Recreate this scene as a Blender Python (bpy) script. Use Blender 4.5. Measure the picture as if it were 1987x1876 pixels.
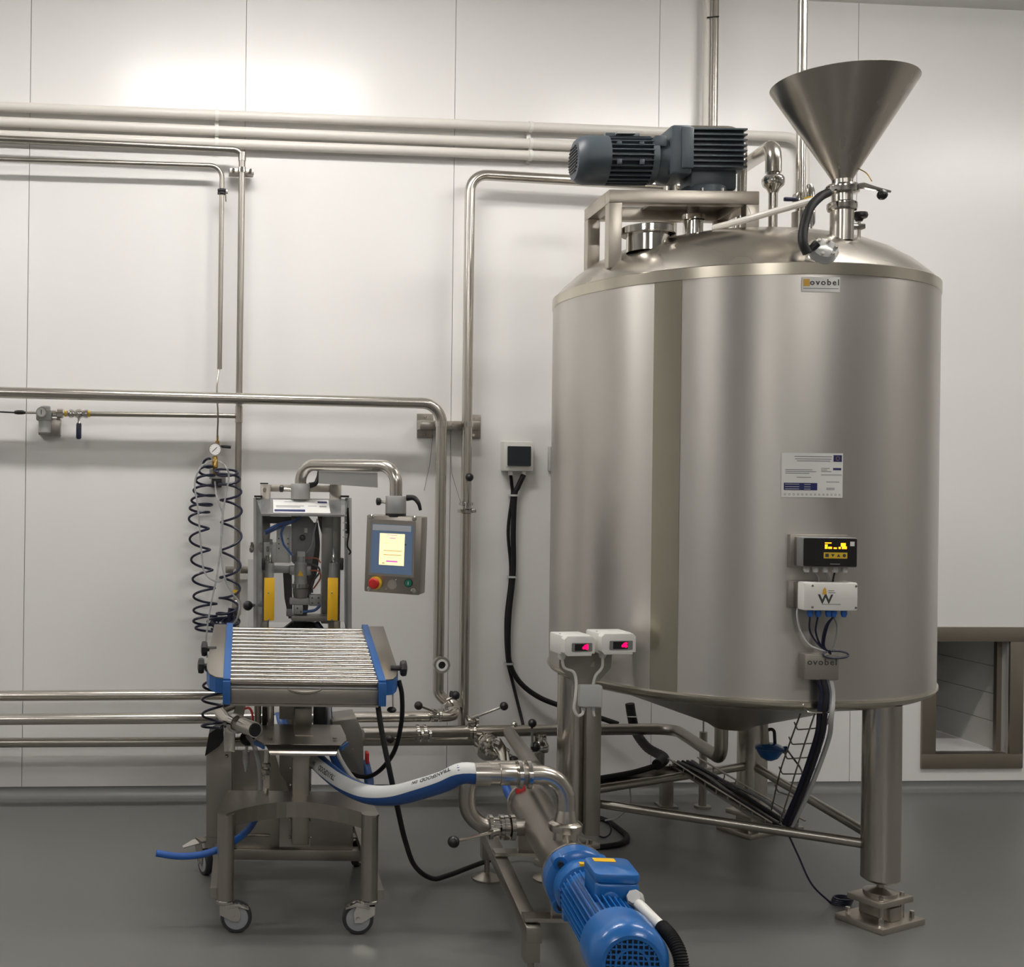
import bpy, bmesh, math, random
from mathutils import Vector as V, Matrix
random.seed(7)
for o in list(bpy.data.objects): bpy.data.objects.remove(o, do_unlink=True)
scene = bpy.context.scene
COL = scene.collection
# ------------------------------------------------------------------ camera
F, PX, PY, ROLL, H = 2264.0, 480.0, 938.0, 0.0125, 1.6
cam_d = bpy.data.cameras.new('camera')
cam_d.sensor_width = 36.0; cam_d.sensor_fit = 'HORIZONTAL'
cam_d.lens = 36.0 * F / 1987.0
cam_d.shift_x = (993.5 - PX) / 1987.0
cam_d.shift_y = 0.0
cam_d.clip_start = 0.05
cam = bpy.data.objects.new('camera', cam_d); COL.objects.link(cam)
cam.matrix_world = Matrix.Translation((0, 0, H)) @ Matrix.Rotation(math.pi/2, 4, 'X') @ Matrix.Rotation(ROLL, 4, 'Z')
scene.camera = cam
# ------------------------------------------------------------------ world, exposure
w = bpy.data.worlds.new('world'); scene.world = w; w.use_nodes = True
w.node_tree.nodes['Background'].inputs[0].default_value = (0.9, 0.95, 1, 1)
w.node_tree.nodes['Background'].inputs[1].default_value = 0.15
scene.view_settings.view_transform = 'Standard'
scene.view_settings.look = 'None'
scene.view_settings.gamma = 1.0
scene.view_settings.use_curve_mapping = False
scene.view_settings.exposure = 0.38
# wall frame: U along the wall, N out of the wall into the room
PSI = math.radians(4.22)
U = V((math.cos(PSI), math.sin(PSI), 0)); N = V((math.sin(PSI), -math.cos(PSI), 0)); O = V((0, 5.98, 0)); ZV = V((0, 0, 1))
RW = Matrix((U, -N, ZV)).transposed()
CEIL = 4.2
def W(u, off, z): return O + U*u + N*off + ZV*z
# ceiling lamps, those behind the camera added unseen for tank reflections: position along the wall, distance from it, radiance of the diffuser (built below)
LAMPS = [(0.05, 1.6, 47), (3.05, 2.15, 47), (-3.0, 1.6, 47), (2.9, 5.3, 46), (-2.6, 6.4, 56), (0.6, 9.2, 56), (6.0, 2.6, 30)]
# ------------------------------------------------------------------ survey helpers
def S(px, py, d):
    dx, dy = px - PX, py - PY; c, s = math.cos(ROLL), math.sin(ROLL)
    return V(((dx*c + dy*s)/F*d, d, H - (-dx*s + dy*c)/F*d))
def SW(px, py, off):
    r = S(px, py, 1.0) - V((0, 0, H)); o = O + N*off
    t = (o - V((0, 0, H))).dot(N) / r.dot(N)
    return V((0, 0, H)) + r*t
TC = V((2.045, 4.908, 0)); TR = 0.744
def ST(px, py, off=0.0):
    r = S(px, py, 1.0) - V((0, 0, H)); R = TR + off
    a = r.x*r.x + r.y*r.y; b = -2*(r.x*TC.x + r.y*TC.y); c = TC.x**2 + TC.y**2 - R*R
    t = (-b - math.sqrt(max(b*b - 4*a*c, 0)))/(2*a)
    return V((0, 0, H)) + r*t
def vert(p, py):
    """the point straight above/below p that is seen at image row py"""
    px = PX + F*p.x/p.y
    return V((p.x, p.y, S(px, py, p.y).z))
def uof(p): return (p - O).dot(U)
# ------------------------------------------------------------------ geometry
def rotz(a): return Matrix.Rotation(a, 3, 'Z')
def frame(t):
    t = t.normalized(); a = V((0, 0, 1)) if abs(t.z) < 0.9 else V((0, 1, 0))
    x = t.cross(a).normalized(); return x, x.cross(t).normalized()
class G:
    def __init__(s): s.v = []; s.f = []
    def add(s, vs, fs):
        n = len(s.v); s.v += [V(p) for p in vs]; s.f += [tuple(i + n for i in f) for f in fs]; return s
    def box(s, c, sz, M=None):
        c = V(c); hx, hy, hz = sz[0]/2, sz[1]/2, sz[2]/2; vs = []
        for z in (-hz, hz):
            for x, y in ((-hx, -hy), (hx, -hy), (hx, hy), (-hx, hy)):
                p = V((x, y, z)); vs.append(c + (M @ p if M else p))
        return s.add(vs, [(3, 2, 1, 0), (4, 5, 6, 7), (0, 1, 5, 4), (1, 2, 6, 5), (2, 3, 7, 6), (3, 0, 4, 7)])
    def bar(s, a, b, wx, wz, up=ZV):
        """square bar from a to b"""
        a, b = V(a), V(b); t = (b - a).normalized()
        x = t.cross(up)
        if x.length < 1e-4: x = V((1, 0, 0))
        x.normalize(); z = x.cross(t).normalized(); vs = []
        for p in (a, b):
            for i, j in ((-1, -1), (1, -1), (1, 1), (-1, 1)): vs.append(p + x*(i*wx/2) + z*(j*wz/2))
        return s.add(vs, [(0, 1, 2, 3), (7, 6, 5, 4), (4, 5, 1, 0), (5, 6, 2, 1), (6, 7, 3, 2), (7, 4, 0, 3)])
    def lathe(s, base, axis, prof, n=24, cap=True):
        base, axis = V(base), V(axis).normalized(); x, y = frame(axis); vs = []; fs = []
        for r, h in prof:
            for k in range(n):
                a = 2*math.pi*k/n; vs.append(base + axis*h + (x*math.cos(a) + y*math.sin(a))*max(r, 1e-5))
        for i in range(len(prof)-1):
            for k in range(n):
                k2 = (k+1) % n; fs.append((i*n+k, i*n+k2, (i+1)*n+k2, (i+1)*n+k))
        if cap:
            fs.append(tuple(range(n-1, -1, -1))); m = (len(prof)-1)*n; fs.append(tuple(range(m, m+n)))
        return s.add(vs, fs)
    def cyl(s, a, b, r, r2=None, n=16, cap=True):
        a, b = V(a), V(b); return s.lathe(a, b - a, [(r, 0), (r if r2 is None else r2, (b-a).length)], n, cap)
    def tube(s, pts, r, n=10, cap=True, closed=False):
        pts = [V(p) for p in pts]; m = len(pts); vs = []; fs = []
        T = []
        for i in range(m):
            if closed: t = pts[(i+1) % m] - pts[i-1]
            else: t = pts[min(i+1, m-1)] - pts[max(i-1, 0)]
            T.append(t.normalized())
        x, y = frame(T[0])
        for i in range(m):
            t = T[i]; x = (x - t*x.dot(t)).normalized(); y = t.cross(x)
            rr = r[i] if isinstance(r, (list, tuple)) else r
            for k in range(n):
                a = 2*math.pi*k/n; vs.append(pts[i] + (x*math.cos(a) + y*math.sin(a))*rr)
        for i in range(m if closed else m-1):
            j = (i+1) % m
            for k in range(n):
                k2 = (k+1) % n; fs.append((i*n+k, i*n+k2, j*n+k2, j*n+k))
        if cap and not closed:
            fs.append(tuple(range(n-1, -1, -1))); fs.append(tuple(range((m-1)*n, m*n)))
        return s.add(vs, fs)
    def sph(s, c, r, n=14, sc=(1, 1, 1)):
        c = V(c); m = max(6, n//2 + 1); vs = []; fs = []
        for i in range(1, m):
            th = math.pi*i/m
            for k in range(n):
                a = 2*math.pi*k/n
                vs.append(c + V((r*sc[0]*math.sin(th)*math.cos(a), r*sc[1]*math.sin(th)*math.sin(a), r*sc[2]*math.cos(th))))
        t = len(vs); vs += [c + V((0, 0, r*sc[2])), c - V((0, 0, r*sc[2]))]
        for i in range(m-2):
            for k in range(n):
                k2 = (k+1) % n; fs.append((i*n+k, (i+1)*n+k, (i+1)*n+k2, i*n+k2))
        for k in range(n):
            k2 = (k+1) % n; fs.append((t, k, k2)); fs.append((t+1, (m-2)*n+k2, (m-2)*n+k))
        return s.add(vs, fs)
    def prism(s, poly, o, ux, uy, h):
        """2-D outline poly in the frame (o, ux, uy), thickness h along ux x uy"""
        o, ux, uy = V(o), V(ux).normalized(), V(uy).normalized(); nz = ux.cross(uy); m = len(poly)
        vs = [o + ux*p[0] + uy*p[1] for p in poly] + [o + ux*p[0] + uy*p[1] + nz*h for p in poly]
        fs = [tuple(range(m-1, -1, -1)), tuple(range(m, 2*m))]
        for i in range(m):
            j = (i+1) % m; fs.append((i, j, m+j, m+i))
        return s.add(vs, fs)
    def ring(s, c, axis, ri, ro, h, n=24):
        c, axis = V(c), V(axis).normalized(); x, y = frame(axis); vs = []; fs = []
        for (r, z) in ((ri, 0), (ro, 0), (ro, h), (ri, h)):
            for k in range(n):
                a = 2*math.pi*k/n; vs.append(c + axis*z + (x*math.cos(a) + y*math.sin(a))*r)
        for i in range(4):
            j = (i+1) % 4
            for k in range(n):
                k2 = (k+1) % n; fs.append((i*n+k, i*n+k2, j*n+k2, j*n+k))
        return s.add(vs, fs)
    def torus(s, c, axis, R, r, n=24, m=8):
        x, y = frame(V(axis)); c = V(c)
        return s.tube([c + (x*math.cos(2*math.pi*k/n) + y*math.sin(2*math.pi*k/n))*R for k in range(n)], r, m, closed=True)
def rrect(w, h, r, n=4):
    p = []
    for cx, cy, a0 in ((w/2-r, h/2-r, 0), (-w/2+r, h/2-r, 90), (-w/2+r, -h/2+r, 180), (w/2-r, -h/2+r, 270)):
        for k in range(n+1):
            a = math.radians(a0 + 90*k/n); p.append((cx + r*math.cos(a), cy + r*math.sin(a)))
    return p
def fillet(pts, R, n=7):
    """polyline with rounded corners (pipe bends)"""
    pts = [V(p) for p in pts]; out = [pts[0]]
    for i in range(1, len(pts)-1):
        a, b, c = pts[i-1], pts[i], pts[i+1]
        d1, d2 = (a-b).normalized(), (c-b).normalized(); ang = d1.angle(d2)
        if abs(ang - math.pi) < 0.02: out.append(b); continue
        rr = R[i-1] if isinstance(R, (list, tuple)) else R
        t = min(rr/math.tan(ang/2), 0.48*(a-b).length if i > 1 else 0.95*(a-b).length, 0.48*(c-b).length if i < len(pts)-2 else 0.95*(c-b).length)
        rr = t*math.tan(ang/2); cen = b + (d1+d2).normalized()*(rr/math.sin(ang/2))
        p0, p1 = b + d1*t - cen, b + d2*t - cen; tot = p0.angle(p1); ax = p0.cross(p1).normalized()
        for k in range(n+1): out.append(cen + Matrix.Rotation(tot*k/n, 3, ax) @ p0)
    out.append(pts[-1]); return out
def spline(pts, n=8):
    pts = [V(p) for p in pts]; q = [2*pts[0]-pts[1]] + pts + [2*pts[-1]-pts[-2]]; out = []
    for i in range(1, len(q)-2):
        p0, p1, p2, p3 = q[i-1:i+3]
        for k in range(n):
            t = k/n; out.append(0.5*((2*p1) + (p2-p0)*t + (2*p0-5*p1+4*p2-p3)*t*t + (3*p1-p0-3*p2+p3)*t**3))
    out.append(pts[-1]); return out
# ------------------------------------------------------------------ objects
LOC = {}
def props(o, label=None, cat=None, group=None, kind=None):
    if label: o['label'] = label
    if cat: o['category'] = cat
    if group: o['group'] = group
    if kind: o['kind'] = kind
def thing(name, label, cat, loc, group=None):
    o = bpy.data.objects.new(name, None); COL.objects.link(o); o.empty_display_size = 0.05
    o.location = V(loc); LOC[o.name] = V(loc); props(o, label, cat, group); return o
def mk(name, g, mat, parent=None, label=None, cat=None, group=None, kind=None, bev=0.0, ang=35, segs=2):
    lo = V((min(p.x for p in g.v), min(p.y for p in g.v), min(p.z for p in g.v)))
    hi = V((max(p.x for p in g.v), max(p.y for p in g.v), max(p.z for p in g.v)))
    c = (lo+hi)/2
    if parent is None: c.z = lo.z
    me = bpy.data.meshes.new(name); me.from_pydata([p - c for p in g.v], [], g.f); me.materials.append(mat)
    bm = bmesh.new(); bm.from_mesh(me); bmesh.ops.recalc_face_normals(bm, faces=bm.faces)
    if bev > 0:
        es = [e for e in bm.edges if len(e.link_faces) == 2 and e.calc_face_angle(0) > math.radians(ang)]
        if es: bmesh.ops.bevel(bm, geom=es, offset=bev, segments=segs, profile=0.5, affect='EDGES', clamp_overlap=True)
    for f in bm.faces: f.smooth = True
    for e in bm.edges:
        if len(e.link_faces) == 2 and e.calc_face_angle(0) > math.radians(ang): e.smooth = False
    bm.to_mesh(me); bm.free()
    o = bpy.data.objects.new(name, me); COL.objects.link(o)
    LOC[o.name] = c.copy()
    if parent is not None: o.parent = parent; o.location = c - LOC[parent.name]
    else: o.location = c
    props(o, label, cat, group, kind); return o
def copypart(src, pos, parent=None, name=None, M=None, label=None):
    """another object sharing src's mesh, its centre at pos"""
    o = src.copy(); COL.objects.link(o); LOC[o.name] = V(pos)
    if parent is not None: o.parent = parent; o.location = V(pos) - LOC[parent.name]
    else: o.parent = None; o.location = V(pos)
    if M is not None: o.rotation_euler = M.to_euler()
    if label: o['label'] = label
    return o
def text_geo(txt, size, fn, align='CENTER', spacing=1.0, bold=0.0):
    """flat lettering; fn maps (x, y) in metres to a world point"""
    cu = bpy.data.curves.new('lettering', 'FONT'); cu.body = txt; cu.size = size; cu.align_x = align; cu.align_y = 'CENTER'
    cu.space_character = spacing; cu.resolution_u = 2; cu.offset = bold
    ob = bpy.data.objects.new('lettering', cu); COL.objects.link(ob)
    dg = bpy.context.evaluated_depsgraph_get(); me = bpy.data.meshes.new_from_object(ob.evaluated_get(dg))
    g = G(); g.add([fn(v.co.x, v.co.y) for v in me.vertices], [tuple(p.vertices) for p in me.polygons])
    bpy.data.objects.remove(ob, do_unlink=True); bpy.data.curves.remove(cu); bpy.data.meshes.remove(me); return g
def planefn(o, ux, uy):
    o, ux, uy = V(o), V(ux).normalized(), V(uy).normalized(); return lambda x, y: o + ux*x + uy*y
def quad(fn, x0, y0, x1, y1, nx=1):
    g = G()
    for i in range(nx):
        a, b = x0+(x1-x0)*i/nx, x0+(x1-x0)*(i+1)/nx; g.add([fn(a, y0), fn(b, y0), fn(b, y1), fn(a, y1)], [(0, 1, 2, 3)])
    return g
def disc(fn, cx, cy, r, n=16):
    g = G(); g.add([fn(cx + r*math.cos(2*math.pi*k/n), cy + r*math.sin(2*math.pi*k/n)) for k in range(n)], [tuple(range(n))]); return g
# ------------------------------------------------------------------ materials
def mat(name, col, rough=0.5, metal=0.0, var=0.0, scale=(8, 8, 8), bump=0.0, rvar=0.0, aniso=0.0, emit=None, estr=0.0, coat=0.0, spec=None, detail=3):
    m = bpy.data.materials.new(name); m.use_nodes = True; nt = m.node_tree; b = nt.nodes['Principled BSDF']
    b.inputs['Base Color'].default_value = (*col, 1); b.inputs['Roughness'].default_value = rough; b.inputs['Metallic'].default_value = metal
    if spec is not None: b.inputs['Specular IOR Level'].default_value = spec
    if coat: b.inputs['Coat Weight'].default_value = coat; b.inputs['Coat Roughness'].default_value = 0.1
    if emit: b.inputs['Emission Color'].default_value = (*emit, 1); b.inputs['Emission Strength'].default_value = estr
    if var or bump or rvar:
        tc = nt.nodes.new('ShaderNodeTexCoord'); mp = nt.nodes.new('ShaderNodeMapping'); nz = nt.nodes.new('ShaderNodeTexNoise')
        mp.inputs['Scale'].default_value = scale; nz.inputs['Scale'].default_value = 1.0; nz.inputs['Detail'].default_value = detail
        nt.links.new(tc.outputs['Object'], mp.inputs[0]); nt.links.new(mp.outputs[0], nz.inputs['Vector'])
        if var:
            mx = nt.nodes.new('ShaderNodeMix'); mx.data_type = 'RGBA'
            mx.inputs[6].default_value = (*[max(c*(1-var), 0) for c in col], 1); mx.inputs[7].default_value = (*[min(c*(1+var), 1) for c in col], 1)
            nt.links.new(nz.outputs[0], mx.inputs[0]); nt.links.new(mx.outputs[2], b.inputs['Base Color'])
        if rvar:
            mr = nt.nodes.new('ShaderNodeMapRange'); mr.inputs[1].default_value = 0.0; mr.inputs[2].default_value = 1.0
            mr.inputs[3].default_value = max(rough-rvar, 0.02); mr.inputs[4].default_value = rough+rvar
            nt.links.new(nz.outputs[0], mr.inputs[0]); nt.links.new(mr.outputs[0], b.inputs['Roughness'])
        if bump:
            bp = nt.nodes.new('ShaderNodeBump'); bp.inputs['Strength'].default_value = bump; bp.inputs['Distance'].default_value = 0.002
            nt.links.new(nz.outputs[0], bp.inputs['Height']); nt.links.new(bp.outputs[0], b.inputs['Normal'])
    if aniso:
        b.inputs['Anisotropic'].default_value = aniso; b.inputs['Anisotropic Rotation'].default_value = 0.25
        tg = nt.nodes.new('ShaderNodeTangent'); tg.direction_type = 'RADIAL'; tg.axis = 'Z'; nt.links.new(tg.outputs[0], b.inputs['Tangent'])
    return m
M_wall = mat('wall_panel_white', (0.80, 0.79, 0.775), 0.26, var=0.015, scale=(0.7, 0.7, 0.5))
M_joint = mat('panel_joint', (0.55, 0.54, 0.52), 0.7)
M_floor = mat('floor_resin', (0.135, 0.135, 0.128), 0.36, var=0.16, scale=(1.3, 1.3, 1.3), rvar=0.04, detail=6)
M_ceil = mat('ceiling_white', (0.78, 0.77, 0.75), 0.5, var=0.02)
M_cove = mat('cove_resin', (0.15, 0.155, 0.15), 0.4, var=0.10, scale=(3, 3, 3))
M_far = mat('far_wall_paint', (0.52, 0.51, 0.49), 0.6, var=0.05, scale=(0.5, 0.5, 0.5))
M_pipe = mat('stainless_pipe', (0.56, 0.53, 0.48), 0.24, 1.0, var=0.06, scale=(5, 5, 5), rvar=0.05)
M_pipe2 = mat('stainless_weathered', (0.40, 0.375, 0.335), 0.33, 1.0, var=0.12, scale=(6, 6, 6), rvar=0.08)
M_pol = mat('stainless_polished', (0.62, 0.60, 0.56), 0.12, 1.0, var=0.05)
M_tank = mat('brushed_tank_steel', (0.60, 0.575, 0.54), 0.37, 1.0, var=0.02, scale=(1.2, 1.2, 2.5), rvar=0.015, aniso=0.65)
M_dome = mat('dome_steel', (0.58, 0.545, 0.49), 0.27, 1.0, var=0.07, scale=(3, 3, 3), rvar=0.08)
M_band = mat('band_steel', (0.60, 0.56, 0.47), 0.25, 1.0, var=0.06, scale=(2, 2, 8))
M_strip = mat('polished_seam_strip', (0.44, 0.41, 0.33), 0.26, 1.0, var=0.05, scale=(2, 2, 6), aniso=0.5)
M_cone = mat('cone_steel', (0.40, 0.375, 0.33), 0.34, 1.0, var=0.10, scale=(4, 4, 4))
M_funnel = mat('funnel_steel', (0.50, 0.465, 0.415), 0.26, 1.0, var=0.08, scale=(4, 4, 1.5), rvar=0.05)
M_frame = mat('frame_steel', (0.50, 0.46, 0.40), 0.38, 1.0, var=0.08, scale=(6, 6, 6), rvar=0.06)
M_sheet = mat('machine_sheet_steel', (0.37, 0.345, 0.305), 0.36, 1.0, var=0.07, scale=(5, 5, 5), rvar=0.06)
M_sheetd = mat('sheet_steel_matt', (0.33, 0.31, 0.28), 0.45, 0.85, var=0.08, scale=(7, 7, 7))
M_roller = mat('roller_steel', (0.46, 0.425, 0.38), 0.2, 1.0, var=0.05, scale=(3, 20, 20))
M_hatch = mat('hatch_frame_steel', (0.33, 0.29, 0.24), 0.42, 0.9, var=0.10, scale=(6, 6, 6))
M_pvc = mat('pvc_pipe_white', (0.70, 0.67, 0.62), 0.35, var=0.03, scale=(3, 3, 3))
M_white = mat('plastic_white', (0.76, 0.75, 0.71), 0.4, var=0.02)
M_lgrey = mat('plastic_light_grey', (0.52, 0.52, 0.51), 0.45, var=0.02)
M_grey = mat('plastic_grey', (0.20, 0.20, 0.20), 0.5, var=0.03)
M_black = mat('black_plastic', (0.012, 0.012, 0.013), 0.35)
M_rubber = mat('black_rubber', (0.012, 0.012, 0.013), 0.55, var=0.1, spec=0.25)
M_blue = mat('blue_rail_plastic', (0.018, 0.105, 0.33), 0.4, var=0.04)
M_bluep = mat('blue_motor_paint', (0.012, 0.125, 0.40), 0.28, var=0.05, scale=(5, 5, 5), coat=0.3)
M_blued = mat('shaded_motor_blue', (0.008, 0.075, 0.27), 0.4)  # motor blue with shade put into the colour, for sensor cap and tubes
M_navy = mat('navy_tube', (0.008, 0.010, 0.034), 0.35)
M_hoseb = mat('blue_hose', (0.015, 0.07, 0.25), 0.4, var=0.05)
M_airhose = mat('bright_blue_hose', (0.02, 0.11, 0.42), 0.4)
M_hosew = mat('white_hose_stripe', (0.62, 0.63, 0.62), 0.45, var=0.05, scale=(30, 30, 30))
M_gmot = mat('grey_blue_motor_paint', (0.055, 0.07, 0.084), 0.42, var=0.10, scale=(7, 7, 7))
M_gmotd = mat('recess_shade_grey', (0.03, 0.04, 0.05), 0.55)  # motor grey darkened to paint the shade in the fuse window recess
M_alu = mat('cast_aluminium', (0.43, 0.43, 0.42), 0.5, 0.55, var=0.05)
M_brass = mat('brass', (0.50, 0.33, 0.11), 0.28, 1.0, var=0.08)
M_yel = mat('yellow_plastic', (0.80, 0.46, 0.01), 0.45, var=0.03)
M_yel2 = mat('yellow_label', (0.75, 0.50, 0.03), 0.5)
M_red = mat('red_plastic', (0.52, 0.02, 0.02), 0.35)
M_green = mat('green_plastic', (0.01, 0.16, 0.09), 0.35)
M_orange = mat('orange_tube', (0.50, 0.10, 0.03), 0.4)
M_ink = mat('dark_ink', (0.05, 0.05, 0.055), 0.6)
M_ink2 = mat('grey_ink', (0.28, 0.28, 0.29), 0.6)
M_navyp = mat('navy_print', (0.015, 0.022, 0.12), 0.5)
M_paper = mat('white_label_paper', (0.80, 0.795, 0.77), 0.45)
M_amber = mat('amber_print', (0.70, 0.40, 0.05), 0.5)
M_etch = mat('etched_plate', (0.33, 0.31, 0.27), 0.5, 0.7)
M_tyre = mat('grey_tyre', (0.03, 0.03, 0.033), 0.6)
M_hub = mat('grey_wheel_hub', (0.30, 0.31, 0.33), 0.45)
M_led = mat('red_digits', (0.6, 0.0, 0.02), 0.4, emit=(1.0, 0.0, 0.05), estr=3.0)
M_ledo = mat('amber_digits', (0.7, 0.3, 0.0), 0.4, emit=(1.0, 0.33, 0.01), estr=2.2)
M_screen = mat('screen_cream', (0.8, 0.6, 0.35), 0.3, emit=(1.0, 0.72, 0.36), estr=1.0)
M_pinkp = mat('screen_magenta', (0.6, 0.1, 0.5), 0.4, emit=(0.75, 0.12, 0.62), estr=0.5)
M_bezel = mat('screen_membrane_blue', (0.16, 0.25, 0.42), 0.3, var=0.12, scale=(4, 4, 4))
M_bezel2 = mat('screen_membrane_pale', (0.46, 0.49, 0.53), 0.3)
M_diff = mat('lamp_diffuser', (0.8, 0.8, 0.8), 0.5, emit=(1.0, 0.965, 0.925), estr=1.0)
M_lamp = mat('lamp_housing', (0.7, 0.7, 0.7), 0.5)
def glassmat(name, tint, gloss, fac):
    m = bpy.data.materials.new(name); m.use_nodes = True; nt = m.node_tree; nt.nodes.clear()
    o = nt.nodes.new('ShaderNodeOutputMaterial'); mx = nt.nodes.new('ShaderNodeMixShader'); tr = nt.nodes.new('ShaderNodeBsdfTransparent')
    gl = nt.nodes.new('ShaderNodeBsdfPrincipled'); gl.inputs['Base Color'].default_value = (*gloss, 1); gl.inputs['Roughness'].default_value = 0.12
    tr.inputs[0].default_value = (*tint, 1); mx.inputs[0].default_value = fac
    nt.links.new(tr.outputs[0], mx.inputs[1]); nt.links.new(gl.outputs[0], mx.inputs[2]); nt.links.new(mx.outputs[0], o.inputs[0]); return m
M_poly = glassmat('polycarbonate', (0.92, 0.925, 0.925), (0.30, 0.30, 0.30), 0.05)
M_poly2 = glassmat('polycarbonate_tinted', (0.75, 0.76, 0.76), (0.32, 0.32, 0.32), 0.45)
M_clear = glassmat('clear_tube', (0.85, 0.86, 0.86), (0.55, 0.55, 0.55), 0.45)
M_smoke = glassmat('smoked_window', (0.22, 0.26, 0.28), (0.06, 0.07, 0.08), 0.5)
# ================================================================== SETTING
mk('floor', G().box((1.0, 0.3, -0.05), (16, 14.0, 0.1)), M_floor, kind='structure')
mk('ceiling', G().box((1.0, 0.3, CEIL+0.05), (16, 14.0, 0.1)), M_ceil, kind='structure')
mk('wall_left', G().box((-6.05, 0.3, CEIL/2), (0.1, 14, CEIL)), M_wall, kind='structure')
mk('wall_right', G().box((8.05, 0.3, CEIL/2), (0.1, 14, CEIL)), M_far, kind='structure')
mk('wall_front', G().box((1.0, -6.45, CEIL/2), (14, 0.1, CEIL)), M_far, kind='structure')
# hatch opening in wall coordinates
hl, hr = uof(SW(1787, 1350, 0)), uof(SW(1983, 1350, 0)); ht, hb = SW(1890, 1216, 0).z, SW(1890, 1490, 0).z
FB = 0.078
ol, orr, ot, obm = hl+FB, hr-FB, ht-FB, hb+FB
def wall_rects(u0, u1):
    """rectangles (u0,u1,z0,z1) of a wall strip with the hatch cut out"""
    if u1 <= ol or u0 >= orr: return [(u0, u1, 0, CEIL)]
    r = [(u0, u1, 0, obm), (u0, u1, ot, CEIL)]
    if u0 < ol: r.append((u0, ol, obm, ot))
    if u1 > orr: r.append((orr, u1, obm, ot))
    return r
def wall_boxes(g, rects, d0, d1):
    for a, b, z0, z1 in rects: g.box(W((a+b)/2, -(d0+d1)/2, (z0+z1)/2), (b-a, abs(d1-d0), z1-z0), RW)
    return g
wall = mk('wall_back', wall_boxes(G(), wall_rects(-6.6, 8.3), 0.012, 0.06), M_joint, kind='structure')
s0 = uof(SW(478, 60, 0)); pitch = (uof(SW(1280, 60, 0)) - uof(SW(60, 60, 0)))/3.0
k = -6
while s0 + k*pitch < 8.0:
    a, b = s0 + k*pitch + 0.0015, s0 + (k+1)*pitch - 0.0015
    if b > -6.4: mk('panel', wall_boxes(G(), wall_rects(a, b), 0.0, 0.014), M_wall, wall)
    k += 1
# coved skirting
g = G(); prof = [(0, 0.0), (0.05, 0.0)] + [(0.05 - 0.05*math.sin(math.radians(a)), 0.05 - 0.05*math.cos(math.radians(a))) for a in (15, 30, 45, 60, 75, 90)] + [(0, 0.053)]
ua, ub = -6.4, 8.2
g.add([W(ua, p[0]+0.0005, p[1]+0.0005) for p in prof] + [W(ub, p[0]+0.0005, p[1]+0.0005) for p in prof],
      [(i, (i+1) % len(prof), len(prof)+(i+1) % len(prof), len(prof)+i) for i in range(len(prof))])
mk('baseboard_back', g, M_cove, kind='structure')
# pass-through hatch with steel frame
hatch = thing('window_1', 'open pass-through hatch with brown steel frame low in the white wall', 'hatch', W((hl+hr)/2, 0.0, hb)); hatch['kind'] = 'structure'
def wbox(u0, u1, o0, o1, z0, z1): return G().box(W((u0+u1)/2, (o0+o1)/2, (z0+z1)/2), (abs(u1-u0), abs(o1-o0), abs(z1-z0)), RW)
for a in ((hl, hr, ot, ht), (hl, hr, hb, obm), (hl, ol, obm, ot), (orr, hr, obm, ot)):
    mk('frame_bar', wbox(a[0], a[1], -0.05, 0.014, a[2], a[3]), M_hatch, hatch, bev=0.002)
mk('inner_floor', wbox(ol, orr, -0.62, -0.05, obm-0.03, obm), M_wall, hatch)
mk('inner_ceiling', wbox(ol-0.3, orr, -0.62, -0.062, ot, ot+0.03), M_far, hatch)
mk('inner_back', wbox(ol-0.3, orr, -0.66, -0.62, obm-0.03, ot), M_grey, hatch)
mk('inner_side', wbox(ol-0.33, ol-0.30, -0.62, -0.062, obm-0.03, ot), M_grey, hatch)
mk('inner_jamb', wbox(orr-0.028, orr, -0.075, -0.05, obm, ot), M_hatch, hatch)
nb = 4; hh = (ot-obm)/nb
for i in range(nb):
    mk('tile_panel', wbox(orr, orr+0.02, -0.62, -0.052, obm+i*hh+0.0015, obm+(i+1)*hh-0.0015), M_white, hatch)
mk('inner_backing', wbox(orr+0.02, orr+0.03, -0.62, -0.062, obm, ot), M_joint, hatch)
# ceiling lamp housings
LAMP_AT = ['over the filling machine', 'over the mixing tank', 'over the long pipes beside the side wall', 'out in the room before the mixing tank', 'added unseen in the room before the long pipes', 'added unseen in the middle of the room behind the photographer', 'over the pass-through hatch']
for i, (u, off, pw) in enumerate(LAMPS):
    t = thing('ceiling_lamp', 'white linear ceiling lamp ' + LAMP_AT[i], 'lamp', W(u, off, CEIL-0.11), 'ceiling lamps')
    mk('housing', wbox(u-0.78, u+0.78, off-0.09, off+0.09, CEIL-0.035, CEIL), M_lamp, t, bev=0.006)
    md = M_diff.copy(); md.node_tree.nodes['Principled BSDF'].inputs['Emission Strength'].default_value = pw
    mk('diffuser', wbox(u-0.74, u+0.74, off-0.08, off+0.08, CEIL-0.07, CEIL-0.035), md, t)
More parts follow.
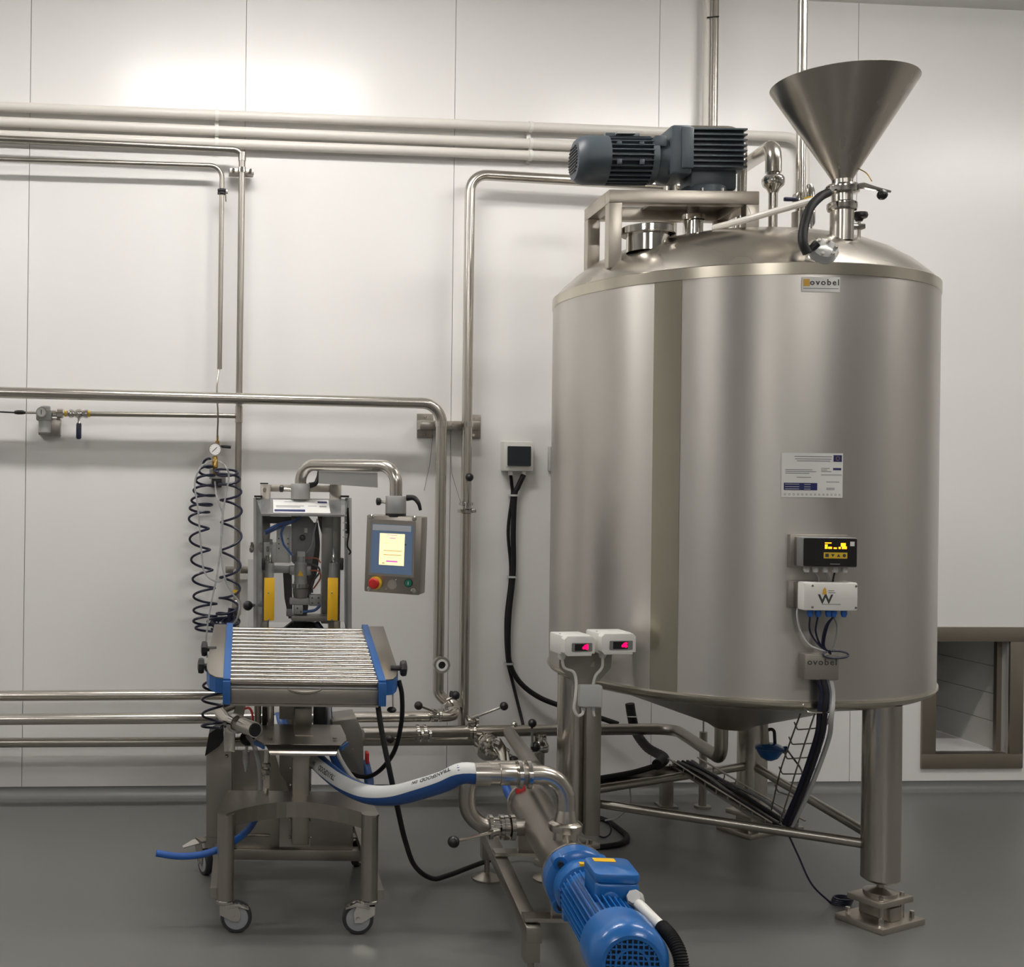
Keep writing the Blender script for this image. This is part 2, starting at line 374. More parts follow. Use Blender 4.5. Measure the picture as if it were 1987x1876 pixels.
# ================================================================== TANK
tank = thing('mixing_tank', 'large brushed stainless steel mixing tank on three round legs', 'tank', (TC.x, TC.y, 0))
Z0, Z1, Z2 = 0.846, 2.372, 2.418
mk('body', G().lathe(TC, ZV, [(TR-0.02, Z0-0.01), (TR, Z0), (TR, Z1)], 128, cap=False), M_tank, tank)
g = G(); a0_, a1_ = [math.atan2(ST(px, 900).y-TC.y, ST(px, 900).x-TC.x) for px in (1266, 1319)]
for k in range(8):
    q0, q1 = a0_ + (a1_-a0_)*k/8, a0_ + (a1_-a0_)*(k+1)/8
    g.add([TC + V(((TR+0.0012)*math.cos(q), (TR+0.0012)*math.sin(q), z)) for q, z in ((q0, Z0), (q1, Z0), (q1, Z1), (q0, Z1))], [(0, 1, 2, 3)])
mk('seam_strip', g, M_strip, tank, label='polished vertical seam strip on the tank wall')
mk('shoulder_band', G().lathe(TC, ZV, [(TR, Z1), (TR+0.003, Z1+0.001), (TR+0.003, Z2-0.004), (TR-0.004, Z2)], 128, cap=False), M_band, tank, label='bright welded band around the shoulder')
DP = [(TR-0.004, Z2), (0.715, 2.446), (0.66, 2.497), (0.60, 2.540), (0.52, 2.580), (0.42, 2.612), (0.30, 2.640), (0.18, 2.656), (0.0, 2.662)]
def dome_z(r):
    for (r0, z0), (r1, z1) in zip(DP, DP[1:]):
        if r1 <= r <= r0: return z1 + (z0-z1)*(r-r1)/(r0-r1)
    return DP[0][1]
mk('dome', G().lathe(TC, ZV, DP, 96, cap=False), M_dome, tank)
mk('bottom_rim', G().lathe(TC, ZV, [(TR-0.02, Z0+0.004), (TR+0.006, Z0+0.002), (TR+0.007, Z0-0.006), (TR-0.002, Z0-0.02), (TR-0.03, Z0-0.035), (TR-0.06, Z0-0.045)], 128, cap=False), M_band, tank)
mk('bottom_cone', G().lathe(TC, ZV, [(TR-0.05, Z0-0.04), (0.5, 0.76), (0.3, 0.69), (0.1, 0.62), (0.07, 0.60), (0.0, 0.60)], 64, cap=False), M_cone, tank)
LR = 0.655
legpos = [TC + V((math.cos(math.radians(a)), math.sin(math.radians(a)), 0))*LR for a in (-60, 59, 178)]
def legpad(lp, yaw, label):
    t = thing('load_cell_module', label, 'load cell', (lp.x, lp.y, 0), 'load cell modules under the tank legs')
    M = rotz(yaw)
    mk('base_plate', G().box((lp.x, lp.y, 0.011), (0.25, 0.19, 0.022), M), M_frame, t, bev=0.002)
    mk('load_cell_body', G().box((lp.x, lp.y, 0.047), (0.06, 0.13, 0.05), M), M_pipe2, t, bev=0.004)
    mk('top_plate', G().box((lp.x, lp.y, 0.092), (0.185, 0.14, 0.022), M), M_frame, t, bev=0.003)
    for sx, sy in ((-1, -1), (1, -1), (1, 1), (-1, 1)):
        p = lp + M @ V((sx*0.09, sy*0.066, 0))
        mk('bolt', G().cyl((p.x, p.y, 0.02), (p.x, p.y, 0.048), 0.009, n=6), M_pol, t)
    for sx in (-1, 1):
        p = lp + M @ V((sx*0.062, -0.045, 0)); mk('stud', G().cyl((p.x, p.y, 0.02), (p.x, p.y, 0.115), 0.008, n=8), M_pipe2, t)
    mk('cup', G().lathe((lp.x, lp.y, 0.10), ZV, [(0.058, 0.0), (0.058, 0.016), (0.03, 0.024), (0.012, 0.03), (0.012, 0.055)], 24), M_pipe2, t)
    return t
for i, lp in enumerate(legpos):
    mk('leg', G().lathe((lp.x, lp.y, 0.152), ZV, [(0.05, 0.0), (0.067, 0.012), (0.067, 0.66)], 32), M_pipe, tank)
    legpad(lp, math.radians(28), ['steel load cell foot under the tank leg beside the coiled blue lead', 'steel load cell foot under the tank leg nearest the wall', 'steel load cell foot under the tank leg with the channel cover'][i])
# tie bars between the legs
def tie(a, b, za, zb, r, nm='tie_bar'):
    pa, pb = V((a.x, a.y, za)), V((b.x, b.y, zb)); d = (pb-pa).normalized()
    mk(nm, G().cyl(pa + d*0.05, pb - d*0.05, r, n=16), M_pipe2, tank)
tie(legpos[0], legpos[2], 0.282, 0.282, 0.019)
tie(legpos[0], legpos[1], 0.30, 0.31, 0.019)
tie(legpos[2], legpos[1], 0.31, 0.31, 0.019)
# channel cover standing in front of the left leg
lp = legpos[2]
mk('leg_channel', G().box((lp.x+0.055, lp.y-0.085, 0.47), (0.062, 0.045, 0.62)), M_pipe2, tank, bev=0.004)
# manhole
mh = S(1257, 455, 4.62); mh = V((mh.x, mh.y, dome_z(math.hypot(mh.x-TC.x, mh.y-TC.y))-0.03))
zt = S(1257, 445, mh.y).z
man = mk('manhole_neck', G().cyl(mh, (mh.x, mh.y, zt-0.02), 0.082, n=32), M_pol, tank)
mk('manhole_lid', G().lathe((mh.x, mh.y, zt-0.025), ZV, [(0.10, 0.0), (0.104, 0.004), (0.104, 0.028), (0.096, 0.033), (0.0, 0.036)], 40), M_pol, tank)
# agitator stand
fl, fr_, fn, ff = S(1182, 382, 4.6).x, S(1474, 382, 4.6).x, 4.6, 4.94
ftop = S(1330, 369, 4.6).z; bw = 0.052
stand = thing('agitator_stand', 'square-tube stainless stand bolted on the tank dome', 'stand', (TC.x-0.2, TC.y-0.1, dome_z(0.4)))
for x, y in ((fl, fn), (fr_, fn), (fl, ff), (fr_, ff)):
    xx = x + (bw/2 if x == fl else -bw/2); yy = y + (bw/2 if y == fn else -bw/2)
    zb = dome_z(min(math.hypot(xx-TC.x, yy-TC.y), TR)) - 0.02
    mk('post', G().box((xx, yy, (zb+ftop-bw)/2), (bw, bw, ftop-bw-zb)), M_frame, stand, bev=0.003)
mk('top_bar', G().box(((fl+fr_)/2, fn+bw/2, ftop-bw/2), (fr_-fl, bw, bw)), M_frame, stand, bev=0.003)
mk('top_bar', G().box(((fl+fr_)/2, ff-bw/2, ftop-bw/2), (fr_-fl, bw, bw)), M_frame, stand, bev=0.003)
mk('side_bar', G().box((fl+bw/2, (fn+ff)/2, ftop-bw/2), (bw, ff-fn-2*bw, bw)), M_frame, stand, bev=0.002)
mk('side_bar', G().box((fr_-bw/2, (fn+ff)/2, ftop-bw/2), (bw, ff-fn-2*bw, bw)), M_frame, stand, bev=0.002)
mk('mounting_plate', G().box(((fl+fr_)/2+0.09, (fn+ff)/2, ftop-0.008), (0.32, ff-fn-2*bw, 0.012)), M_sheetd, stand)
sx = S(1345, 420, 4.77).x; sy = 4.77
sh = thing('agitator_shaft', 'vertical steel shaft below the grey gear motor', 'shaft', (sx, sy, dome_z(0.25)))
sz = dome_z(math.hypot(sx-TC.x, sy-TC.y))-0.01
mk('shaft', G().cyl((sx, sy, sz), (sx, sy, ftop), 0.026, n=20), M_pipe2, sh)
mk('seal_collar', G().lathe((sx, sy, sz), ZV, [(0.04, 0), (0.04, 0.06), (0.047, 0.064), (0.047, 0.085), (0.03, 0.09)], 24), M_pol, sh)
# ------------------------------------------------------------------ gear motor on the stand
gm = thing('gear_motor', 'grey ribbed electric gear motor lying on the agitator stand', 'motor', (sx+0.03, 4.77, ftop))
yc = 4.77
def GX(px): return S(px, 310, yc).x
def GZ(py): return S(1280, py, yc).z
za = (GZ(266)+GZ(360))/2; rm = (GZ(266)-GZ(360))/2
cx = S(1364, 350, yc).x
mk('base_flange', G().lathe((cx, yc, ftop-0.004), ZV, [(0.118, 0.0), (0.118, 0.018), (0.10, 0.022), (0.092, 0.05), (0.085, 0.055)], 40), M_gmot, gm)
for k in range(8):
    a = math.pi*(k+0.5)/4; mk('flange_bolt', G().cyl((cx+0.107*math.cos(a), yc+0.107*math.sin(a), ftop+0.012), (cx+0.107*math.cos(a), yc+0.107*math.sin(a), ftop+0.028), 0.007, n=6), M_pol, gm)
gx0, gx1 = GX(1327), GX(1430); gz0, gz1 = GZ(338), GZ(260)
mk('gear_case', G().box(((gx0+gx1)/2, yc, (gz0+gz1)/2), (gx1-gx0, 0.16, gz1-gz0)), M_gmot, gm, bev=0.012)
mk('gear_case_foot', G().box(((gx0+gx1)/2-0.01, yc, (ftop+0.045+gz0)/2), (gx1-gx0-0.03, 0.13, gz0-ftop-0.02)), M_gmot, gm, bev=0.01)
for k in range(8):
    z = gz0 + 0.008 + (gz1-gz0-0.014)*k/7
    mk('cooling_rib', G().box(((gx0+gx1)/2, yc-0.088, z), (gx1-gx0, 0.026, 0.006)), M_gmot, gm)
mk('gear_flange', G().box((GX(1306), yc, (GZ(255)+GZ(350))/2), (GX(1327)-GX(1286), 0.20, GZ(255)-GZ(350))), M_gmot, gm, bev=0.014)
mk('gear_flange_plate', G().box((GX(1316), yc-0.103, (gz0+gz1)/2-0.002), (0.046, 0.012, gz1-gz0)), M_gmot, gm, bev=0.003)
mk('gear_neck', G().lathe((GX(1262), yc, za), V((1, 0, 0)), [(0.070, 0), (0.085, 0.03), (0.095, GX(1292)-GX(1262))], 28), M_gmot, gm)
mk('neck_block', G().box((GX(1268), yc-0.062, GZ(285)), (0.05, 0.05, 0.045)), M_gmot, gm, bev=0.006)
mk('motor_core', G().cyl((GX(1168), yc, za), (GX(1264), yc, za), rm-0.022, n=32), M_gmot, gm)
for k in range(28):
    a = 2*math.pi*k/28; c = V((GX(1213), yc + math.sin(a)*(rm-0.014), za + math.cos(a)*(rm-0.014)))
    mk('cooling_fin', G().box(c, (GX(1258)-GX(1172), 0.0045, 0.026), Matrix.Rotation(-a, 3, 'X')), M_gmot, gm)
mk('motor_end_shield', G().cyl((GX(1254), yc, za), (GX(1266), yc, za), rm-0.004, n=32), M_gmot, gm)
mk('fan_cover', G().lathe((GX(1112), yc, za), V((1, 0, 0)), [(0.055, 0), (rm-0.02, 0.004), (rm-0.006, 0.02), (rm, 0.045), (rm, GX(1174)-GX(1112))], 40), M_gmot, gm)
for k in range(9):
    z = -0.05 + 0.0125*k; hw = math.sqrt(max(0.062**2 - z*z, 0.0001))
    mk('grille_slot', G().box((GX(1112)-0.001, yc, za+z), (0.006, 2*hw, 0.005)), M_black, gm)
mk('terminal_box', G().box((GX(1205), yc+0.03, za+rm+0.0), (0.14, 0.10, 0.022)), M_gmot, gm, bev=0.004)
mk('name_plate', G().box((GX(1208), yc-0.03, GZ(266)+0.004), (0.075, 0.03, 0.008)), M_alu, gm)
for px in (1188, 1231):
    mk('mount_lug', G().box((GX(px), yc-rm+0.006, za-0.03), (0.018, 0.016, 0.022)), M_gmot, gm, bev=0.003)
    mk('mount_lug', G().box((GX(px), yc-rm+0.012, za+0.045), (0.018, 0.016, 0.016)), M_gmot, gm, bev=0.003)
# ------------------------------------------------------------------ funnel
fd = 4.35; fx = S(1634, 400, fd).x
fz0 = dome_z(math.hypot(fx-TC.x, fd-TC.y)) - 0.02
def FZ(py): return S(1634, py, fd).z
fu = thing('filling_funnel', 'wide conical stainless funnel standing on the tank dome', 'funnel', (fx, fd, fz0))
ztop = 3.115; zc = FZ(345)
mk('cone', G().lathe((fx, fd, 0), ZV, [(0.034, zc-0.012), (0.040, zc), (0.253, ztop), (0.251, ztop+0.002), (0.038, zc+0.002), (0.032, zc-0.012)], 72, cap=False), M_funnel, fu)
mk('neck', G().cyl((fx, fd, fz0), (fx, fd, zc), 0.036, n=28), M_pipe, fu)
mk('clamp_ring', G().lathe((fx, fd, FZ(377)), ZV, [(0.036, 0), (0.058, 0.004), (0.06, 0.012), (0.06, 0.026), (0.054, 0.034), (0.036, 0.038)], 32), M_pol, fu)
mk('union_nut', G().lathe((fx, fd, FZ(410)), ZV, [(0.036, 0), (0.050, 0.003), (0.053, 0.012), (0.053, 0.028), (0.046, 0.034), (0.036, 0.036)], 16), M_pol, fu)
mk('neck_sleeve', G().cyl((fx, fd, fz0), (fx, fd, FZ(408)), 0.041, n=28), M_pipe, fu)
cl = mk('clamp_lever', G().tube([S(1655, 362, fd-0.03), S(1676, 360, fd-0.05), S(1700, 366, fd-0.05), S(1728, 372, fd-0.05)], [0.009, 0.012, 0.008, 0.005], 8), M_pol, fu)
mk('knob', G().sph(S(1712, 378, fd-0.05), 0.019), M_black, cl)
mk('bonding_wire', G().tube(spline([S(1660, 325, fd-0.02), S(1680, 335, fd-0.04), S(1692, 352, fd-0.05)]), 0.0022, 6), M_brass, fu)
# sampling / dip hose from the funnel into the sight glass
p = [S(1606, 374, fd-0.05), S(1590, 383, fd-0.09), S(1571, 405, fd-0.13), S(1560, 440, fd-0.16), S(1558, 470, fd-0.185), S(1567, 492, fd-0.192)]
mk('black_hose', G().tube(spline(p), 0.0165, 12), M_rubber, label='short thick black hose from the funnel neck to the round sight glass', cat='hose')
sg = thing('sight_glass', 'round clear sight-glass lamp lying on the tank shoulder', 'sight glass', S(1592, 497, fd-0.03))
nrm = V((-0.05, -0.85, 0.52)).normalized(); c0 = S(1594, 494, fd-0.16) + nrm*0.026
mk('glass_disc', G().lathe(c0 - nrm*0.02, nrm, [(0.05, 0), (0.05, 0.02), (0.044, 0.03), (0, 0.033)], 28), M_clear, sg)
mk('rear_flange', G().lathe(c0 - nrm*0.05, nrm, [(0.046, 0), (0.046, 0.028), (0.03, 0.03)], 28), M_pol, sg)
x, y = frame(nrm)
for k in range(6):
    a = 2*math.pi*k/6; q = c0 + (x*math.cos(a) + y*math.sin(a))*0.036
    mk('screw', G().cyl(q, q + nrm*0.02, 0.0065, n=8), M_pol, sg)
mk('socket', G().cyl(c0 + x*0 + V((-0.03, -0.01, 0.02)), c0 + V((-0.05, -0.005, 0.0)), 0.014), M_black, sg)
# clamp knob and dip pipe next to the funnel
kz = S(1667, 440, fd+0.05)
kn = thing('clamping_knob', 'black star knob on a small bracket beside the funnel neck', 'knob', vert(kz, 462))
mk('star_knob', G().lathe(vert(kz, 423), ZV, [(0.012, -0.012), (0.016, -0.004), (0.028, 0.0), (0.031, 0.008), (0.028, 0.02), (0.012, 0.023)], 10), M_black, kn)
mk('stem', G().cyl(vert(kz, 466), vert(kz, 420), 0.006), M_pipe2, kn)
mk('bracket', G().box(vert(kz, 440) + V((-0.012, 0, 0)), (0.06, 0.03, 0.02)), M_pol, kn, bev=0.004)
# ------------------------------------------------------------------ riser with union on the dome
r1 = S(1500, 395, 4.75); zb = dome_z(math.hypot(r1.x-TC.x, r1.y-TC.y)) - 0.01
far = SW(1425, 352, 0.35)
r0 = S(1494, 285, 4.72)
v = V((r1.x, r1.y, S(1497, 283, 4.75).z))
up = thing('tank_inlet_pipe', 'stainless pipe running along the wall and bending down onto the dome', 'pipe', V((r1.x, r1.y, zb)))
a0 = SW(899, 1395, 0.13); a1 = SW(913, 338, 0.13); b0 = vert(a0, 1432)
a1 = V((b0.x, b0.y, a1.z)); e1 = W(uof(SW(1380, 362, 0.13)), 0.13, SW(1380, 366, 0.13).z)
path = [b0, a1, e1, V((e1.x-0.02, v.y+0.12, v.z-0.06)), v, V((r1.x, r1.y, S(1498, 335, 4.75).z))]
path = [b0, a1, e1, v, V((r1.x, r1.y, S(1498, 335, 4.75).z))]
fp0 = fillet(path, [0.085, 0.10, 0.075], 9); mk('tube', G().tube(fp0, [0.0265 if q_.y > 5.5 else 0.0315 for q_ in fp0], 20), M_pipe, up)
mk('riser', G().cyl((r1.x, r1.y, zb), (r1.x, r1.y, S(1498, 345, 4.75).z), 0.0175), M_pipe, up)
un = S(1499, 350, 4.75)
mk('union_nut', G().lathe((r1.x, r1.y, un.z-0.022), ZV, [(0.018, -0.03), (0.026, -0.012), (0.040, 0), (0.044, 0.012), (0.044, 0.028), (0.036, 0.04), (0.027, 0.045), (0.022, 0.06)], 20), M_pol, up)
# pipe arch behind the motor
q = S(1436, 300, 5.05); zb = dome_z(min(math.hypot(q.x-TC.x, q.y-TC.y), TR))
mk('vent_pipe', G().tube(fillet([V((q.x, q.y, zb-0.01)), vert(q, 258), V((q.x-0.3, q.y, vert(q, 258).z)), V((q.x-0.3, q.y, zb-0.01))], 0.06), 0.029, 16), M_pipe, label='arched stainless vent pipe behind the grey gear motor', cat='pipe')
# white angled conduit on the dome
ca, cb = S(1392, 447, 4.62), S(1575, 392, 4.25)
cd = thing('white_conduit', 'thin white plastic tube slanting over the tank dome', 'tube', ca)
mk('tube', G().tube(spline([S(1385, 442, 4.62), S(1440, 428, 4.5), S(1500, 411, 4.4), S(1580, 388, 4.26)]), 0.0125, 10), M_pvc, cd)
mk('thin_wire', G().tube(spline([S(1452, 402, 4.47), S(1456, 412, 4.47), S(1460, 423, 4.465)]), 0.002, 6), M_white, cd)
# ------------------------------------------------------------------ overhead drop pipes
dp = SW(1551, 300, 0.55)
d1 = thing('steam_drop_pipe', 'stainless drop pipe with a blue-handled ball valve behind the funnel', 'pipe', vert(dp, 450))
dr = S(1553, 390, 4.95); dr = V((dr.x, dr.y, 0))
zb = dome_z(math.hypot(dr.x-TC.x, dr.y-TC.y))-0.01
mk('tube', G().cyl((dr.x, dr.y, zb), (dr.x, dr.y, CEIL), 0.0195, n=18), M_pipe, d1)
def DZ(py): return vert(V((dr.x, dr.y, 2)), py).z
mk('valve_body', G().lathe((dr.x, dr.y, DZ(402)), ZV, [(0.02, 0), (0.03, 0.005), (0.034, 0.03), (0.03, 0.055), (0.02, 0.06)], 16), M_pol, d1)
hd = mk('valve_handle', G().box((dr.x-0.058, dr.y-0.03, DZ(390)), (0.052, 0.016, 0.018)), M_navy, d1, bev=0.005)
mk('handle_stem', G().cyl((dr.x-0.035, dr.y-0.02, DZ(392)), (dr.x, dr.y, DZ(392)), 0.007), M_pol, hd)
mk('lower_sleeve', G().lathe((dr.x, dr.y, zb), ZV, [(0.045, 0.0), (0.045, 0.02), (0.034, 0.03), (0.034, DZ(412)-zb)], 20), M_pipe2, d1)
mk('side_branch', G().tube(fillet([(dr.x, dr.y, DZ(440)), (dr.x+0.045, dr.y-0.02, DZ(440)), (dr.x+0.045, dr.y-0.02, DZ(405)), (dr.x+0.005, dr.y, DZ(405))], 0.018), 0.009, 8), M_pol, d1)
# safety valve with white tube
sv = S(1571, 372, 4.87)
s1 = thing('safety_valve', 'small polished safety valve under a white tube end behind the funnel', 'valve', vert(sv, 445))
zb = dome_z(math.hypot(sv.x-TC.x, sv.y-TC.y))-0.01
mk('valve_body', G().lathe((sv.x, sv.y, zb), ZV, [(0.012, 0), (0.012, vert(sv, 398).z-zb), (0.02, vert(sv, 394).z-zb), (0.02, vert(sv, 370).z-zb), (0.011, vert(sv, 358).z-zb)], 16), M_pol, s1)
mk('yellow_tape', G().cyl(vert(sv, 388), vert(sv, 383), 0.021), M_yel2, s1)
wc = thing('white_drain_pipe', 'white plastic pipe and steel pipe dropping together from the ceiling', 'pipe', SW(1380, 262, 0.06))
wp = SW(1372, 60, 0.06); mk('white_tube', G().cyl(vert(wp, 262), V((wp.x, wp.y, CEIL)), 0.021, n=18), M_pvc, wc)
wp2 = SW(1388, 60, 0.10); mk('steel_tube', G().cyl(vert(wp2, 256), V((wp2.x, wp2.y, CEIL)), 0.0165, n=16), M_pipe2, wc)
mk('cable_tie', G().tube(fillet([SW(1372, 34, 0.085), SW(1395, 32, 0.125)], 0.01), 0.004, 6), M_black, wc)
# ================================================================== WALL PIPES
GRP = 'white pipes along the wall'; PIPE_Z = []
ends = {0: None}
wl = W(-3.4, 0, 0)
for i, (y0, y1, off, lab) in enumerate([(211, 237, 0.045, 'topmost white plastic pipe along the wall, bending down behind the funnel'),
                                        (236, 261, 0.045, 'middle one of three white plastic pipes clipped along the wall'),
                                        (262, 285, 0.045, 'lowest one of three white plastic pipes clipped along the wall')]):
    a, b = SW(0, y0, off), SW(600, y1, off); d = (b-a)
    sl = d.z/(uof(b)-uof(a)); ua = -3.3
    def at(u): return W(u, off, a.z + (u-uof(a))*sl)
    if i == 0:
        ue = uof(SW(1562, 268, off)); ze = SW(1545, 266, off).z
        PIPE_Z.append((ua, at(ua).z, (ze-at(ua).z)/(ue-ua)))
        pts = [at(ua), W(ue, off, ze), W(ue, off, SW(1566, 372, off).z)]
        mk('white_wall_pipe', G().tube(fillet(pts, 0.11), 0.0245, 16), M_pvc, label=lab, cat='pipe', group=GRP)
    else:
        PIPE_Z.append((ua, at(ua).z, sl))
        mk('white_wall_pipe', G().tube([at(ua), at(uof(SW(1420, 270, off)))], 0.0245, 16), M_pvc, label=lab, cat='pipe', group=GRP)
for px, lab in ((420, 'white clip rail holding three white pipes above the steel pipe bend'), (1025, 'white clip rail holding three white pipes near the grey motor')):
    y = 246 + (px-420)*0.041
    t = thing('pipe_clip_rail', lab, 'pipe clip', SW(px, y, 0.0), 'clip rails for the white pipes')
    c = SW(px, y, 0.011); zs = [z0_ + (uof(c)-u0_)*k_ for u0_, z0_, k_ in PIPE_Z]; top, bot = max(zs)+0.035, min(zs)-0.035
    mk('rail', G().box(V((c.x, c.y, (top+bot)/2)), (0.022, 0.021, top-bot), RW), M_white, t, bev=0.003)
    for z_ in zs:
        q = W(uof(c), 0.045, z_); mk('clip', G().ring(q - U*0.009, U, 0.0235, 0.029, 0.018, 18), M_white, t)
def pipe(name, label, pts, R, r, m=M_pipe, n=18, group=None):
    t = thing(name, label, 'pipe', pts[-1], group); mk('tube', G().tube(fillet(pts, R, 9), r, n), m, t); return t
def bolt(p, ax, r=0.007, h=0.006, parent=None): return mk('bolt', G().cyl(p, p + V(ax)*h, r, n=6), M_pol, parent)
# larger steel air line and its drop
a = SW(0, 269, 0.115); c = SW(470, 291, 0.115); al = pipe('compressed_air_pipe', 'slim stainless pipe bending down from under the white pipes to the air tee', [a + (a-c)*1.3, c, vert(c, 1225)], 0.045, 0.0165, M_pipe2)
c2 = vert(c, 300); mk('bend_collar', G().cyl(vert(c, 312), vert(c, 296), 0.0195), M_pipe, al)
tee = vert(c, 804)
mk('tee_fitting', G().cyl(vert(c, 820), vert(c, 788), 0.0195), M_pipe, al)
lab = 'small steel clamp bracket holding the slim air pipe to the wall'
br = thing('pipe_bracket', lab + ' under the white pipes', 'bracket', vert(c, 340)); q = vert(c, 330)
mk('strut', G().box(q + N*(-0.05), (0.125, 0.06, 0.03), RW), M_pipe2, br, bev=0.003)
mk('saddle', G().cyl(q - ZV*0.012, q + ZV*0.012, 0.021), M_pol, br)
for s in (-1, 1): mk('bolt', G().cyl(q + U*0.043*s - N*0.02, q + U*0.043*s + N*0.006, 0.008, n=6), M_pol, br)
br = thing('pipe_bracket', lab + ' beside the coiled hose', 'bracket', vert(c, 1110)); q = vert(c, 1107)
mk('strut', G().box(q - N*0.05 + U*0.03, (0.17, 0.06, 0.032), RW), M_pipe2, br, bev=0.003)
mk('saddle', G().cyl(q - ZV*0.012, q + ZV*0.012, 0.021), M_pol, br)
mk('bolt', G().cyl(q + U*0.06 - N*0.02, q + U*0.06 + N*0.006, 0.008, n=6), M_pol, br)
mk('lower_valve_band', G().cyl(vert(c, 1150), vert(c, 1144), 0.019), M_yel2, al)
mk('lower_valve', G().lathe(vert(c, 1195), ZV, [(0.017, 0), (0.024, 0.01), (0.024, 0.07), (0.017, 0.08)], 8), M_pipe2, al)
# thin steel line with coupling
a = SW(0, 309, 0.10); c = SW(431, 322, 0.10)
tl = pipe('thin_air_pipe', 'thin stainless pipe bending down to the pressure gauge', [a + (a-c)*1.3, c, vert(c, 716)], 0.06, 0.0122, M_pipe2, 14)
mk('thin_tube', G().tube(spline([vert(c, 712), SW(421, 752, 0.122), SW(423, 806, 0.122), SW(422, 838, 0.10), SW(422, 852, 0.09)]), 0.0045, 8), M_pipe2, tl)
q = vert(c, 372); cp = mk('coupling', G().lathe(vert(c, 378), ZV, [(0.014, 0), (0.022, 0.003), (0.022, 0.013), (0.016, 0.015), (0.022, 0.018), (0.022, 0.028), (0.014, 0.031)], 14), M_black, tl)
mk('coupling_screw', G().box(q + U*0.022, (0.018, 0.012, 0.02), RW), M_pol, cp, bev=0.003)
mk('chain', G().tube([vert(c, 378) + U*0.02, vert(c, 391) + U*0.022], 0.0035, 6), M_pol, cp)
# regulator branch
b1 = vert(SW(470, 806, 0.10), 806); uu = uof(b1); zt_ = SW(465, 807, 0.10).z; ul = uof(SW(172, 803, 0.10))
rb = thing('air_branch_pipe', 'thin horizontal stainless branch pipe with a blue-lever ball valve', 'pipe', W(ul, 0.10, zt_))
zl = SW(172, 803, 0.10).z
mk('tube', G().tube([W(ul, 0.10, zl), W(uu-0.018, 0.10, zt_)], 0.0125, 14), M_pipe2, rb)
def RU(px): return uof(SW(px, 803, 0.10))
vb = mk('ball_valve_body', G().lathe(W(RU(133), 0.10, zl), U, [(0.014, 0), (0.022, 0.005), (0.022, 0.02), (0.017, 0.03), (0.024, 0.045), (0.024, 0.06), (0.018, 0.07), (0.022, 0.085), (0.022, RU(172)-RU(133)-0.004), (0.014, RU(172)-RU(133))], 12), M_pol, rb)
hz = SW(153, 822, 0.125)
hnd = mk('lever', G().prism(rrect(0.026, 0.082, 0.009), SW(153, 836, 0.122), U, ZV, 0.005), M_navy, rb, bev=0.001)
mk('lever_arm', G().cyl(SW(153, 803, 0.11), SW(153, 822, 0.124), 0.006), M_pol, rb)
for px in (108, 127, 173): mk('thread_seal', G().cyl(W(RU(px)-0.006, 0.10, zl), W(RU(px)+0.006, 0.10, zl), 0.0155, n=12), M_yel2, rb)
mk('union', G().lathe(W(RU(98), 0.10, zl), U, [(0.014, 0), (0.017, 0.01), (0.017, 0.03), (0.024, 0.033), (0.024, 0.062), (0.015, 0.07), (0.015, RU(134)-RU(98))], 8), M_pol, rb)
rg = thing('air_regulator', 'small grey air regulator with round gauge and wall plate', 'regulator', SW(88, 842, 0.06))
mk('wall_plate', G().box(SW(97, 828, 0.035), (0.108, 0.07, 0.085), RW), M_pipe2, rg, bev=0.003)
mk('regulator_body', G().box(SW(86, 806, 0.10), (0.075, 0.07, 0.055), RW), M_alu, rg, bev=0.008)
mk('bowl', G().lathe(SW(87, 841, 0.10), ZV, [(0.02, 0), (0.030, 0.006), (0.032, 0.07), (0.02, 0.075)], 20), M_alu, rg)
mk('top_cap', G().lathe(SW(88, 796, 0.10), ZV, [(0.026, 0), (0.026, 0.018), (0.02, 0.022)], 16), M_alu, rg)
gc = SW(81, 800, 0.135)
mk('gauge_case', G().cyl(gc, gc + N*0.02, 0.026, n=24), M_pol, rg)
gf = mk('gauge_face', G().cyl(gc + N*0.016, gc + N*0.022, 0.021, n=24), M_paper, rg)
mk('gauge_needle', G().box(gc + N*0.023, (0.003, 0.001, 0.022), RW), M_black, gf)
cbl = mk('signal_cable', G().tube([W(-3.3, 0.10, zl+0.07), SW(20, 800, 0.10), SW(30, 800.5, 0.10)], 0.004, 8), M_black, label='black signal cable entering the air regulator beside the long steel pipe', cat='cable')
plug = thing('cable_plug', 'black cable plug screwed to the air regulator', 'plug', SW(50, 801, 0.10))
mk('plug_body', G().tube([SW(28, 800, 0.10), SW(34, 800, 0.10), SW(44, 800, 0.10), SW(50, 800.5, 0.10)], [0.008, 0.011, 0.011, 0.006], 10), M_black, plug)
mk('plug_tip', G().cyl(SW(49, 800.5, 0.10), SW(72, 801, 0.10), 0.006), M_pipe2, plug)
# main product pipe with drop
a = SW(0, 769, 0.20); c = SW(857, 783, 0.20)
e = vert(c, 1322); el = V((e.x, e.y, SW(855, 1365, 0.20).z))
mp = pipe('product_pipe', 'long polished stainless pipe crossing the wall and bending down to the valves', [W(-3.3, 0.20, a.z+0.035), c, vert(c, 1345), SW(876, 1372, 0.22)], [0.10, 0.05], 0.0275, M_pipe, 20)
hp = vert(c, 1286)
mk('open_port_stub', G().cyl(hp, hp + N*0.06, 0.024, n=20), M_pipe, mp)
mk('open_port_nut', G().ring(hp + N*0.045, N, 0.02, 0.042, 0.03, 12), M_pol, mp)
mk('port_seal', G().ring(hp + N*0.070, N, 0.0185, 0.029, 0.007, 24), M_paper, mp)
mk('port_opening', G().cyl(hp + N*0.055, N*0.066 + hp, 0.02, n=20), M_black, mp)
